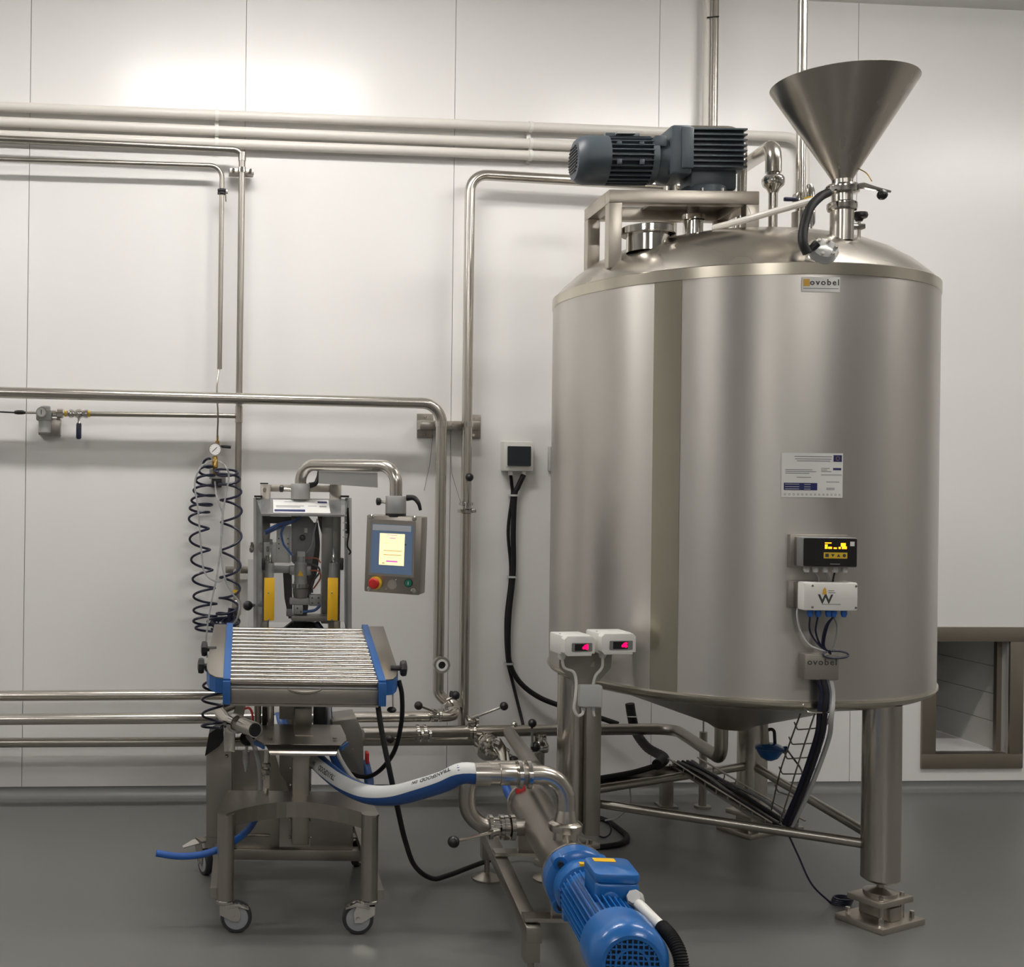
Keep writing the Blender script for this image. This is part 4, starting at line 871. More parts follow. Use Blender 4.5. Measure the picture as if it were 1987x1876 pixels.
# wall scratches and small stains are left to the panel finish; box edge behind the tank
sb = thing('wall_socket_box', 'grey wall box half hidden behind the tank edge', 'box', SW(1072, 915, 0.0))
mk('case', G().box(SW(1085, 890, 0.04), (0.10, 0.08, 0.13), RW), M_lgrey, sb, bev=0.006)
mk('lid', G().box(SW(1085, 890, 0.085), (0.09, 0.008, 0.12), RW), M_grey, sb, bev=0.002)
# ================================================================== UNDER THE TANK
# bottom valve with blue actuator
bv = thing('level_sensor', 'blue transmitter head on a steel bracket beneath the tank cone', 'sensor', S(1493, 1480, 5.0))
q = S(1493, 1455, 5.0)
mk('sensor_head', G().lathe(q - ZV*0.045, ZV, [(0.012, 0), (0.035, 0.012), (0.050, 0.035), (0.055, 0.05), (0.055, 0.062), (0.04, 0.07), (0.02, 0.075)], 14), M_bluep, bv)
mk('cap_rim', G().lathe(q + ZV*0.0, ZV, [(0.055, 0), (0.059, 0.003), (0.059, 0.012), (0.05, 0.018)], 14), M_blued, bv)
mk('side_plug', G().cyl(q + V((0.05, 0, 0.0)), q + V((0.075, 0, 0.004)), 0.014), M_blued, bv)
mk('neck', G().cyl(q + V((-0.02, 0, 0.02)), V((q.x-0.03, q.y, 0.66)), 0.018), M_pipe2, bv)
mk('bracket', G().tube(fillet([V((q.x-0.03, q.y, 0.56)), S(1502, 1411, 5.0), S(1504, 1446, 5.0)], 0.015), 0.007, 8), M_black, bv)
mk('lead', G().tube(spline([q + V((0.075, 0, 0.004)), S(1537, 1468, 4.9), S(1553, 1490, 4.8), S(1560, 1510, 4.62)]), 0.004, 6), M_black, bv)
# cable duct resting on the rear tie bar and meeting the hanging tray
tr = thing('floor_cable_duct', 'wire cable duct full of cables slanting between the tank legs', 'cable duct', V((1.95, 4.95, 0.2)))
A, B_ = S(1325, 1484, 5.35), S(1530, 1607, 4.64); A.z = 0; B_.z = 0
d_ = (B_-A).normalized(); sd = V((-d_.y, d_.x, 0))
def zd(f): return 0.337 - 0.085*f
mk('channel', G().bar(A + ZV*zd(0), B_ + ZV*zd(1), 0.14, 0.010), M_pipe2, tr)
for s in (-1, 1): mk('side_wire', G().tube([A + sd*0.075*s + ZV*(zd(0)+0.03), B_ + sd*0.075*s + ZV*(zd(1)+0.03)], 0.004, 6), M_pipe2, tr)
for k in range(9):
    f_ = (k+0.5)/9; c = A.lerp(B_, f_) + ZV*(zd(f_)+0.004)
    mk('rung', G().tube(fillet([c + sd*0.075 + ZV*0.028, c + sd*0.075, c - sd*0.075, c - sd*0.075 + ZV*0.028], 0.008, 3), 0.003, 6), M_pipe2, tr)
for k in range(5):
    off = sd*(-0.05 + 0.024*k)
    mk('cable', G().tube(spline([A + off + ZV*(zd(0)+0.014), A.lerp(B_, 0.3) + off*0.8 + ZV*(zd(.3)+0.014 + 0.012*(k % 2)), A.lerp(B_, 0.65) + off*1.1 + ZV*(zd(.65)+0.014 + 0.014*((k+1) % 2)), B_ + off*0.8 + ZV*(zd(1)+0.014)]), 0.007, 6), (M_rubber, M_grey, M_rubber, M_navy, M_grey)[k], tr)
# upright post with pipe, second horizontal tray behind
sp = S(1364, 1500, 5.86)
po = thing('support_post', 'thin steel post standing on the floor under the tank cone', 'post', V((sp.x, sp.y, 0)))
mk('post', G().cyl((sp.x, sp.y, 0), (sp.x, sp.y, vert(sp, 1420).z), 0.019), M_pipe2, po)
mk('rod', G().cyl(vert(sp, 1420), vert(sp, 1385), 0.004), M_pipe2, po)
mk('foot', G().cyl((sp.x, sp.y, 0), (sp.x, sp.y, 0.012), 0.04), M_pipe2, po)
sp2 = S(1293, 1550, 5.88); po2 = thing('support_post', 'short square steel post on the floor near the wall behind the tank', 'post', V((sp2.x, sp2.y, 0)))
mk('post', G().box((sp2.x, sp2.y, 0.10), (0.055, 0.05, 0.20)), M_pipe2, po2, bev=0.003)
mk('foot_plate', G().box((sp2.x, sp2.y, 0.005), (0.09, 0.09, 0.01)), M_pipe2, po2)
ch = thing('cable_channel', 'slanting steel cable channel with black cables behind the tank leg', 'cable duct', S(1250, 1520, 5.15))
t0, t1 = V((legpos[2].x, legpos[2].y, 0.31)), V((legpos[1].x, legpos[1].y, 0.31)); td_ = (t1-t0).normalized(); tn = V((-td_.y, td_.x, 0))
c0_, c1_ = t0 + td_*0.10 + tn*0.046, t0 + td_*0.72 + tn*0.046
mk('channel', G().bar(c0_ + ZV*0.002, c1_ + ZV*0.002, 0.056, 0.024), M_pipe2, ch)
mk('lip', G().bar(c0_ + tn*0.024 + ZV*0.02, c1_ + tn*0.024 + ZV*0.02, 0.008, 0.02), M_pipe2, ch)
cv = [c0_ + ZV*0.027, c0_ + td_*0.15 + ZV*0.028, c0_ + td_*0.30 + ZV*0.032, c0_ + td_*0.43 + ZV*0.045]
mk('cable', G().tube(spline(cv), 0.0135, 8), M_rubber, ch)
# thick black conduit behind the tank, falling behind the header onto the channel
bc = thing('black_conduit', 'thick black corrugated conduit dropping behind the tank', 'conduit', cv[-1])
pts = spline([S(1222, 1365, 5.96), S(1226, 1390, 5.96), S(1234, 1420, 5.95), S(1256, 1450, 5.75), S(1288, 1470, 5.45), cv[-1] + V((0.015, 0.0, 0.008))], 14)
mk('conduit', G().tube(pts, [0.0225 + (0.002 if i % 2 else 0) for i in range(len(pts))], 12), M_rubber, bc)
mk('cable_tie', G().torus(S(1227, 1390, 5.96), V((0, 0.1, 1)), 0.0245, 0.003), M_lgrey, bc)
# loose cables on the floor
def SF(px, py, z):
    """the point at height z seen at (px, py)"""
    r = S(px, py, 1.0) - V((0, 0, H)); return V((0, 0, H)) + r*((z-H)/r.z)
mk('floor_cable', G().tube(spline([SF(1140, 1583, 0.011), SF(1175, 1591, 0.011), SF(1205, 1611, 0.011), SF(1217, 1625, 0.011), SF(1200, 1638, 0.011), SF(1140, 1646, 0.011)]), 0.0125, 10), M_rubber, label='black cable looping out on the floor behind the tank leg cover', cat='cable')
rc = SF(1170, 1607, 0.0415)
mk('floor_lead', G().tube([rc + V((0.038*math.cos(a), 0.010*math.sin(a), 0.038*math.sin(a))) for a in [2*math.pi*j/28 for j in range(28)]], 0.0035, 6, closed=True), M_navy, label='small coil of thin navy lead beside the black floor cable', cat='cable')
ft0, ft1 = legpos[2], legpos[0]; kx = (1540-PX)/F; tt = (kx*ft0.y - ft0.x)/((ft1.x-ft0.x) - kx*(ft1.y-ft0.y)); hb_ = ft0.lerp(ft1, tt); hb_.z = 0.266
cl0 = SF(1632, 1752, 0.004)
mk('floor_lead', G().tube(spline([hb_, S(1549, 1660, 4.50), S(1575, 1715, 4.48), SF(1612, 1752, 0.006)]), 0.004, 6), M_navy, label='thin navy lead hanging from the tie bar down to the weighing foot', cat='cable')
co = thing('coiled_lead', 'small bundle of coiled navy lead beside the weighing foot', 'cable', cl0)
for k in range(4):
    mk('coil_turn', G().tube([cl0 + V((0.036*math.cos(a) + 0.003*k, 0.030*math.sin(a), 0.0065*k + 0.001)) for a in [2*math.pi*j/18 for j in range(18)]], 0.0036, 6, closed=True), M_navy, co)
hl_ = t0 + td_*0.335
mk('floor_lead', G().tube(spline([hl_ - ZV*0.012, S(1222, 1560, 5.18), S(1200, 1585, 5.28), rc + V((0.01, 0, 0.036))]), 0.0035, 6), M_lgrey, label='thin grey lead trailing down behind the tank leg', cat='cable')
# ================================================================== PUMP
AX0, AX1, AZ = V((1.003, 3.02, 0)), V((1.103, 4.49, 0)), 0.378
AD = (AX1-AX0).normalized(); AS = V((AD.y, -AD.x, 0))       # along the pump (away from the camera), to its right
def AP(d, s=0.0, z=0.0): return AX0 + AD*((d-AX0.y)/AD.y) + AS*s + ZV*(AZ+z)
pu = thing('screw_pump', 'stainless screw pump body with large round flanges on a low frame', 'pump', (1.07, 4.1, 0))
mk('barrel', G().lathe(AP(3.70), AD, [(0.076, 0), (0.076, 0.79)], 40), M_pipe2, pu)
mk('rear_flange', G().lathe(AP(4.47), AD, [(0.076, 0), (0.088, 0.002), (0.088, 0.022), (0.070, 0.03)], 40), M_pipe, pu)
mk('rear_housing', G().lathe(AP(4.50), AD, [(0.05, 0), (0.05, 0.16), (0.046, 0.2), (0.04, 0.30)], 32), M_pipe2, pu)
mk('front_flange', G().lathe(AP(3.655), AD, [(0.098, 0), (0.106, 0.002), (0.106, 0.012), (0.08, 0.018), (0.076, 0.06)], 40), M_pipe, pu)
mk('red_plug', G().lathe(S(1011, 1541, 4.46), ZV, [(0.02, 0), (0.02, 0.02), (0.013, 0.034)], 14), M_red, pu)
ot_ = S(1107, 1640, 3.83); ou = S(1107, 1606, 3.83)
xo, yo = AP(3.83).x, 3.83
mk('outlet_stub', G().cyl((xo, yo, AZ+0.05), (xo, yo, ou.z), 0.040, n=24), M_pipe, pu)
mk('outlet_union', G().lathe((xo, yo, ou.z-0.012), ZV, [(0.041, 0), (0.052, 0.003), (0.055, 0.012), (0.055, 0.026), (0.046, 0.034), (0.035, 0.036)], 24), M_pipe, pu)
# base frame
fr = thing('pump_stand', 'low steel beam stand on round feet under the blue pump', 'stand', (1.05, 4.1, 0))
for s in (-0.125, 0.125):
    mk('rail', G().bar(V((AP(4.86).x+s, 4.86, 0.185)), V((AP(3.68).x+s, 3.68, 0.185)), 0.05, 0.05), M_pipe2, fr, bev=0.003)
for d in (4.4, 3.74): mk('cross_bar', G().bar(V((AP(d).x-0.15, d, 0.222)), V((AP(d).x+0.15, d, 0.222)), 0.06, 0.012), M_pipe, fr)
for d in (4.4, 3.74): mk('saddle', G().box((AP(d).x, d, 0.265), (0.12, 0.02, 0.085)), M_pipe2, fr)
for s in (-0.125, 0.125):
    for d in (4.755, 3.74):
        x = AP(d).x + s
        mk('leg', G().bar(V((x, d, 0.085)), V((x, d, 0.165)), 0.048, 0.048), M_pipe2, fr)
        mk('adjuster', G().cyl((x, d, 0.01), (x, d, 0.09), 0.011), M_pipe2, fr)
        mk('foot_disc', G().lathe((x, d, 0), ZV, [(0.062, 0), (0.062, 0.008), (0.03, 0.022), (0.016, 0.03)], 24), M_pipe2, fr)
# drive motor
mo = thing('pump_motor', 'bright blue electric pump motor with finned body and fan grille', 'motor', AP(3.3, 0, -0.105))
def L(d, prof, nm, m=M_bluep, n=40, par=None): return mk(nm, G().lathe(AP(d), AD, prof, n), m, par or mo)
L(3.585, [(0.07, 0), (0.098, 0.006), (0.105, 0.012), (0.105, 0.068)], 'mount_flange')
for k in range(4):
    a = math.pi/4 + math.pi/2*k; x, y = frame(AD); q = AP(3.60) + (x*math.cos(a) + y*math.sin(a))*0.092
    mk('flange_ear', G().lathe(q - AD*0.02, AD, [(0.022, 0), (0.022, 0.045)], 14), M_bluep, mo)
    mk('flange_bolt', G().cyl(q - AD*0.034, q - AD*0.018, 0.011, n=6), M_black, mo)
L(3.50, [(0.062, 0), (0.084, 0.01), (0.09, 0.03), (0.09, 0.06), (0.07, 0.09)], 'bearing_shield')
L(3.10, [(0.070, 0), (0.070, 0.41)], 'stator')
x, y = frame(AD)
for k in range(36):
    a = 2*math.pi*k/36; r_ = x*math.cos(a) + y*math.sin(a); tq = AD.cross(r_)
    mk('cooling_fin', G().box(AP(3.29) + r_*0.079, (0.022, 0.36, 0.0042), Matrix((r_, AD, tq)).transposed()), M_bluep, mo)
L(2.985, [(0.066, 0.012), (0.068, 0.0), (0.078, 0.0), (0.094, 0.012), (0.103, 0.035), (0.104, 0.06), (0.104, 0.135), (0.100, 0.137)], 'fan_cover')
L(2.990, [(0.066, 0), (0.066, 0.004)], 'grille_back', M_black)
for k in range(-4, 5):
    z = 0.0138*k; hw = math.sqrt(0.067**2 - z*z)
    q = AP(2.986); mk('grille_bar', G().bar(q + ZV*z - AS*hw, q + ZV*z + AS*hw, 0.004, 0.0042), M_bluep, mo)
    mk('grille_bar', G().bar(q + AS*z - ZV*hw, q + AS*z + ZV*hw, 0.0042, 0.004), M_bluep, mo)
for r0_ in (0.016, 0.043): mk('grille_ring', G().ring(AP(2.983), AD, r0_-0.003, r0_+0.003, 0.004, 28), M_bluep, mo)
tb = AP(3.33, 0.028, 0.084)
MB_ = Matrix((AS, AD, ZV)).transposed()
mk('terminal_box', G().box(tb, (0.122, 0.15, 0.075), MB_), M_bluep, mo, bev=0.014, segs=3)
lid = mk('terminal_lid', G().prism(rrect(0.128, 0.155, 0.022), tb + ZV*0.034, AS, AD, 0.028), M_bluep, mo, bev=0.008)
mk('rating_label', G().box(tb + ZV*0.0628 + AD*0.045 - AS*0.01, (0.062, 0.030, 0.001), MB_), M_yel, lid)
mk('warning_label', G().box(AP(3.52, -0.012, 0.083) , (0.018, 0.02, 0.014), MB_), M_yel, mo)
mk('blank_plug', G().lathe(tb - AD*0.08 - AS*0.02 - ZV*0.008, -AD, [(0.023, 0), (0.023, 0.004), (0.02, 0.006)], 20), M_bluep, mo)
mk('side_lug', G().box(AP(3.44, -0.075, -0.03), (0.02, 0.03, 0.05), MB_), M_bluep, mo, bev=0.004)
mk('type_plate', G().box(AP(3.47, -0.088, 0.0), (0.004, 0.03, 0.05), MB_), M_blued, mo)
gp = tb - AD*0.085 + AS*0.048 - ZV*0.004
mk('cable_gland', G().lathe(gp, (S(1226, 1735, 3.2)-gp), [(0.024, 0), (0.024, 0.016), (0.020, 0.02), (0.022, 0.024), (0.018, 0.034)], 8), M_lgrey, mo)
mc = thing('motor_cable', 'white sleeved motor cable entering a black corrugated conduit', 'cable', S(1325, 1880, 2.98))
mk('white_sleeve', G().tube(spline([gp - AD*0.02 + V((0, 0, -0.004)), S(1248, 1762, 3.17), S(1286, 1800, 3.10)]), 0.0145, 14), M_white, mc)
pts = spline([S(1283, 1797, 3.105), S(1302, 1818, 3.06), S(1318, 1850, 3.02), S(1324, 1890, 3.0), S(1322, 1950, 2.98), V((1.13, 2.98, 0.02))], 16)
mk('corrugated_conduit', G().tube(pts, [0.0205 if i % 2 else 0.0175 for i in range(len(pts))], 14), M_rubber, mc)
# pump discharge line
zq = S(1060, 1503, 3.83).z
dl = thing('pump_discharge_pipe', 'stainless elbow pipe rising from the pump outlet to the blue and white hose', 'pipe', (xo, yo, ou.z))
xe = S(1030, 1503, 3.83).x
mk('elbow', G().tube(fillet([V((xo, yo, ou.z-0.01)), V((xo, yo, zq)), V((xe, yo, zq))], 0.085, 12), [0.037] + [0.0355]*2 + [0.031]*40 if False else 0.031, 22), M_pipe, dl)
mk('reducer', G().lathe((xo, yo, ou.z), ZV, [(0.041, 0.0), (0.041, 0.015), (0.031, 0.06)], 24), M_pipe, dl)
X = V((1, 0, 0))
for px in (1002, 1020): mk('clamp_ferrule', G().lathe(V((S(px, 1503, 3.83).x, yo, zq)), X, [(0.032, 0), (0.046, 0.003), (0.047, 0.015), (0.033, 0.019)], 24), M_pol, dl)
mk('clamp_body', G().cyl(V((S(1006, 1503, 3.83).x, yo, zq)), V((S(1030, 1503, 3.83).x, yo, zq)), 0.033, n=20), M_pipe2, dl)
mk('hose_tail', G().lathe(V((S(920, 1503, 3.83).x, yo, zq)), X, [(0.037, 0), (0.038, 0.05), (0.031, 0.052), (0.031, 0.082), (0.036, 0.084), (0.036, 0.13), (0.033, 0.14)], 24), M_pipe, dl)
# blue and white food hose
hz_ = V((S(924, 1503, 3.83).x, yo, zq))
HP = spline([hz_, hz_ - X*0.05, S(862, 1516, 3.86), S(815, 1531, 3.92), S(765, 1543, 4.0), S(715, 1541, 4.1), S(672, 1523, 4.2), S(637, 1497, 4.36), S(607, 1470, 4.53), S(573, 1449, 4.65), S(549, 1424, 4.78), S(541, 1392, 4.855)], 10)
ho = thing('food_hose', 'thick blue hose with printed white stripe from the pump to the filling machine', 'hose', S(740, 1560, 4.05))
HR = 0.034
mk('hose_wall', G().tube(HP, HR, 20), M_hoseb, ho)
# cumulative length and frames for the stripe
Ls = [0.0]
for i in range(1, len(HP)): Ls.append(Ls[-1] + (HP[i]-HP[i-1]).length)
def hose_pt(s, ang, r):
    s = max(0.0, min(s, Ls[-1]-1e-4)); i = 0
    while Ls[i+1] < s: i += 1
    f_ = (s-Ls[i])/(Ls[i+1]-Ls[i]); p = HP[i].lerp(HP[i+1], f_)
    T = [(HP[min(j+1, len(HP)-1)]-HP[max(j-1, 0)]).normalized() for j in (i, i+1)]; t = T[0].lerp(T[1], f_).normalized()
    up = (ZV - t*ZV.dot(t)).normalized(); fwd = t.cross(up)
    if fwd.y > 0: fwd = -fwd
    return p + (up*math.sin(ang) + fwd*math.cos(ang))*r
def tw(s):  # the stripe winds a little: top near the pump, lower towards the machine
    return math.radians(58 - 34*min(s/0.8, 1.0) - 14*max(0, min((s-0.8)/0.6, 1)))
g = G(); NS, NA = 90, 6; smax = Ls[-1]-0.01
vs = [hose_pt(smax*i/NS, tw(smax*i/NS) + math.radians(-44 + 88*j/NA), HR+0.0012) for i in range(NS+1) for j in range(NA+1)]
g.add(vs, [(i*(NA+1)+j, (i+1)*(NA+1)+j, (i+1)*(NA+1)+j+1, i*(NA+1)+j+1) for i in range(NS) for j in range(NA)])
stp = mk('white_stripe', g, M_hosew, ho)
def hose_text(txt, s_c, size):
    # printed upside down along the hose
    mk('hose_print', text_geo(txt, size, lambda x, y: hose_pt(s_c + x, tw(s_c + x) - y/HR, HR+0.002), bold=0.0006), M_ink, stp)
hose_text('TRANSFOOD', 0.13, 0.021); hose_text('DN', 0.215, 0.016); hose_text('TRANSFOOD', 0.70, 0.026); hose_text('DN', 0.83, 0.018)
# pump suction line
zi = AZ; xi = S(905, 1600, 4.19).x; zu = S(960, 1493, 4.19).z; yi = 4.19
sl_ = thing('pump_suction_pipe', 'U-shaped stainless suction pipe linking the wall header to the pump', 'pipe', (xi, yi, zi))
far_ = SW(988, 1421, 0.345)
mk('tube', G().tube(fillet([V((AP(yi).x-0.06, yi, zi)), V((xi, yi, zi)), V((xi, yi, zu)), V((S(1040, 1490, yi).x, yi+0.02, zu)), far_], [0.095, 0.085, 0.055], 10), 0.030, 20), M_pipe2, sl_)
for px in (975, 988): mk('union_nut', G().lathe(V((S(px, 1605, yi).x, yi, zi)), X, [(0.031, 0), (0.047, 0.003), (0.047, 0.018), (0.032, 0.022)], 12), M_pol, sl_)
valve('lever valve in the pump suction pipe with its ball knob near the floor', V((S(962, 1605, yi).x, yi, zi)), X, S(880, 1633, 4.05), 0.044)
# blue tube beside the pump barrel
mk('blue_tube', G().tube(spline([S(980, 1512, 4.64), S(983, 1530, 4.59), S(990, 1546, 4.545), S(995, 1556, 4.505)]), 0.017, 12), M_airhose, label='short blue tube lying against the pump rear flange', cat='tube')
# ================================================================== CABLES ON THE FLOOR
mk('power_cable', G().tube(spline([S(731, 1352, 4.15), S(741, 1420, 4.12), S(757, 1500, 4.1), S(772, 1570, 4.15), S(786, 1630, 4.3), S(805, 1680, 4.55), S(838, 1704, 4.68), S(870, 1698, 4.72), S(940, 1672, 4.86), S(1000, 1653, 4.98), S(1046, 1646, 4.95)], 8), 0.0098, 10), M_rubber, label='black power cable hanging from the roller table and snaking over the floor to the pump', cat='cable')
mk('looped_cable', G().tube(spline([S(774, 1320, 4.22), S(780, 1350, 4.22), S(779, 1400, 4.25), S(766, 1455, 4.35), S(740, 1492, 4.5), S(712, 1507, 4.6), S(680, 1500, 4.68), S(655, 1480, 4.75)]), 0.0085, 10), M_rubber, label='black cable looping from the table wing round to the machine box', cat='cable')
mk('air_hose', G().tube(spline([S(303, 1655, 4.20), S(345, 1661, 4.21), S(390, 1658, 4.225), S(430, 1645, 4.24), S(460, 1628, 4.30), S(483, 1608, 4.42), S(497, 1585, 4.5), S(500, 1560, 4.55)]), 0.0125, 12), M_airhose, label='bright blue open-ended hose sticking out under the filling machine', cat='hose')
# ================================================================== FILLING MACHINE
fm = thing('filling_machine', 'mobile stainless bag filling machine with roller table on castors', 'machine', (0.2, 4.55, 0))
def part(nm, g, m, par=None, **k): return mk(nm, g, m, par or fm, **k)
XV, YV = V((1, 0, 0)), V((0, 1, 0))
# front legs and castors
def caster(cx, cy, yaw, r, mount_z, fork_h, big=True):
    M = rotz(yaw); a = M @ XV; f = M @ V((0, -1, 0))            # a: rolling direction, f: axle
    wc_ = V((cx, cy, r)) + a*0.028
    g = G()
    for s in (-1, 1):
        P = [(-0.030, mount_z-0.0), (0.030, mount_z-0.0), (0.045, mount_z-0.03), (0.040, r-0.012), (0.016, r-0.012), (-0.032, mount_z-0.035)]
        g.prism(P, V((cx, cy, 0)) + f*(s*0.021 - 0.0015), a, ZV, 0.003)
    g.box((cx, cy, mount_z-0.003), (0.062, 0.045, 0.006), M)
    fk = part('castor_fork', g, M_pol if big else M_pipe2)
    w_ = part('wheel_hub', G().lathe(wc_ - f*0.016, f, [(r*0.3, -0.001), (r*0.78, 0.001), (r*0.78, 0.031), (r*0.3, 0.033)], 28), M_hub, fk)
    part('tyre', G().lathe(wc_ - f*0.016, f, [(r*0.76, 0.0), (r*0.94, 0.001), (r, 0.007), (r, 0.025), (r*0.94, 0.031), (r*0.76, 0.032)], 32, cap=False), M_tyre, fk)
    part('axle_nut', G().cyl(wc_ - f*0.03, wc_ + f*0.03, 0.009, n=8), M_pol, fk)
    return a
g = None
for px, sgn in ((438, 1), (717, -1)):
    q = S(px, 1660, 4.17); x = q.x; zt_, zb_ = S(px, 1578, 4.17).z, S(px, 1744, 4.17).z
    part('leg', G().cyl((x, 4.17, zb_), (x, 4.17, zt_), 0.0305, n=28), M_pipe2)
    part('leg_collar', G().lathe((x, 4.17, zb_-0.012), ZV, [(0.031, 0), (0.034, 0.002), (0.034, 0.010), (0.030, 0.013)], 28), M_pol)
    caster(x + 0.012*sgn, 4.165, 0 if sgn > 0 else math.pi, 0.056, zb_-0.012, 0.05)
    # brake pedal
    pts = [V((x + sgn*0.0, 4.145, zb_-0.012)), V((x + sgn*0.05, 4.14, zb_-0.006)), V((x + sgn*0.085, 4.14, zb_-0.022)), V((x + sgn*0.085, 4.14, zb_-0.03)), V((x + sgn*0.05, 4.14, zb_-0.020)), V((x + sgn*0.0, 4.145, zb_-0.03))]
    gg = G(); gg.prism([((p.x-x)*1.0, p.z) for p in pts], V((x, 4.185, 0)), XV, ZV, 0.045); part('brake_pedal', gg, M_pol, bev=0.002)
caster(S(394, 1650, 4.82).x, 4.80, math.radians(-65), 0.052, 0.135, 0.05, False)
caster(S(689, 1650, 4.90).x, 4.88, math.radians(70), 0.052, 0.135, 0.05, False)
part('brake_pedal', G().prism([(-0.05, 0.0), (0.02, 0.0), (0.02, 0.035), (-0.01, 0.04), (-0.055, 0.015)], S(378, 1640, 4.78), V((1, -0.2, 0.35)), V((0, 1, 0.3)), 0.004), M_pol)
# chassis
xl, xr = S(438, 1660, 4.17).x, S(717, 1660, 4.17).x
part('rear_beam', G().box(((xl+xr)/2+0.0, 4.74, S(580, 1655, 4.74).z), (xr-xl+0.10, 0.06, 0.042)), M_sheet, bev=0.002)
for x in (xl-0.036, xr+0.036): part('side_rail', G().bar(V((x, 4.17, 0.135)), V((x, 5.0, 0.135)), 0.035, 0.035), M_sheetd)
part('rear_cross_bar', G().box(((xl+xr)/2, 4.985, 0.135), (xr-xl+0.1, 0.04, 0.035)), M_sheetd)
# arched deck plate with apron
n = 14; zt_ = S(580, 1575, 4.2).z; arc = []
for i in range(n+1):
    f_ = i/n; arc.append((xl + (xr-xl)*f_, 4.14 + 0.17*math.sin(math.pi*f_)**0.8))
poly = [(xl-0.03, 4.19), (xl-0.032, 4.16), (xl-0.02, 4.142)] + arc + [(xr+0.02, 4.142), (xr+0.032, 4.16), (xr+0.03, 4.19), (xr+0.02, 4.46), (xl+0.0, 4.46)]
part('deck_plate', G().prism([(p[0], p[1]) for p in poly], V((0, 0, zt_)), XV, YV, 0.006), M_sheet)
g = G()
for i in range(n):
    (xa, ya), (xb, yb) = arc[i], arc[i+1]
    ga, gb = 0.052 - 0.018*math.sin(math.pi*i/n), 0.052 - 0.018*math.sin(math.pi*(i+1)/n)
    ga = gb = 0.052
    g.add([V((xa, ya+0.004, zt_)), V((xb, yb+0.004, zt_)), V((xb, yb+0.004, zt_-gb)), V((xa, ya+0.004, zt_-ga)), V((xa, ya+0.010, zt_)), V((xb, yb+0.010, zt_)), V((xb, yb+0.010, zt_-gb)), V((xa, ya+0.010, zt_-ga))],
          [(0, 1, 2, 3), (7, 6, 5, 4), (3, 2, 6, 7), (0, 4, 5, 1)])
part('deck_apron', g, M_sheet)
part('lower_pan', G().box(((xl+xr)/2+0.1, 4.785, 0.205), (0.30, 0.12, 0.19)), M_sheetd, bev=0.003)
part('lower_cabinet', G().box((S(500, 1600, 4.66).x, 4.785, 0.212), (0.19, 0.11, 0.205)), M_sheet, bev=0.003)
part('drawer_pull', G().box((S(500, 1620, 4.73).x, 4.727, S(500, 1620, 4.73).z), (0.10, 0.008, 0.012)), M_roller, bev=0.003)
# front post with bolt rows
pd = 4.42
px0, px1 = S(567, 1550, pd).x, S(600, 1550, pd).x; zt_, zb_ = S(588, 1447, 4.34).z, S(583, 1638, pd).z
part('backing_plate', G().box(((px0+px1)/2-0.018, pd+0.04, (S(580, 1590, pd).z+S(580, 1648, pd).z)/2), (px1-px0+0.055, 0.012, 0.115)), M_sheetd)
part('front_post', G().box(((px0+px1)/2, pd+0.012, (zt_+zb_)/2), (px1-px0, 0.04, zt_-zb_)), M_sheet, bev=0.004)
for k in range(6):
    for x in (px0-0.006, px1+0.006):
        z = zb_ + 0.02 + (zt_-zb_-0.06)*k/5; part('post_bolt', G().sph((x, pd+0.02, z), 0.005, 8), M_pol)
part('post_head', G().box((S(588, 1400, 4.66).x, 4.68, S(588, 1398, 4.66).z), (0.068, 0.06, 0.10)), M_sheet, bev=0.003)
part('post_cap', G().box((S(588, 1376, 4.66).x, 4.68, S(588, 1376, 4.66).z), (0.066, 0.05, 0.012)), M_black)
# catch tray with rolled front lip
td, tb_ = 4.34, 4.70; tz = S(588, 1447, td).z
def TX(px): return S(px, 1440, td).x
xs = [TX(495), TX(678)]; fx0, fx1 = TX(512), TX(662)
poly = [(xs[0]+0.004, tb_), (xs[0], 4.50), (xs[0]+0.004, 4.42), (fx0, td), (fx1, td), (xs[1]-0.004, 4.42), (xs[1], 4.50), (xs[1]-0.004, tb_)]
tr_ = part('catch_tray', G().prism(poly, V((0, 0, tz)), XV, YV, 0.006), M_sheet)
g = G(); nn = 7
for j in range(nn):
    a0_, a1_ = math.radians(90*j/nn), math.radians(90*(j+1)/nn)
    for (xa, xb) in ((fx0, fx1),):
        t0, t1 = j/nn, (j+1)/nn
        def lp(x, a, t): return V((x + (0.024*t if x == fx0 else -0.024*t), td - 0.034*math.sin(a), tz + 0.006 - 0.034*(1-math.cos(a))))
        g.add([lp(xa, a0_, t0), lp(xb, a0_, t0), lp(xb, a1_, t1), lp(xa, a1_, t1)], [(0, 1, 2, 3)])
part('rolled_lip', g, M_roller, tr_)
for x0_, x1_, y0_, y1_ in ((xs[0], fx0, 4.42, td), (xs[1], fx1, 4.42, td)):
    part('blue_edge_strip', G().bar(V((x0_, y0_, tz-0.007)), V((x1_, y1_, tz-0.007)), 0.008, 0.014), M_blue, tr_)
for px in (524, 650): part('slot_screw', G().cyl(S(px, 1434, 4.42) + ZV*0.001, S(px, 1434, 4.42) + ZV*0.006, 0.008, n=8), M_pipe2, tr_)
part('tray_strut', G().box((S(588, 1425, 4.58).x, 4.58, tz+0.008), (0.07, 0.20, 0.004)), M_frame, tr_)
part('tray_bracket', G().prism([(-0.045, 0), (0.045, 0), (0.034, -0.02), (-0.034, -0.02)], S(583, 1460, 4.40), XV, ZV, -0.05), M_sheetd)
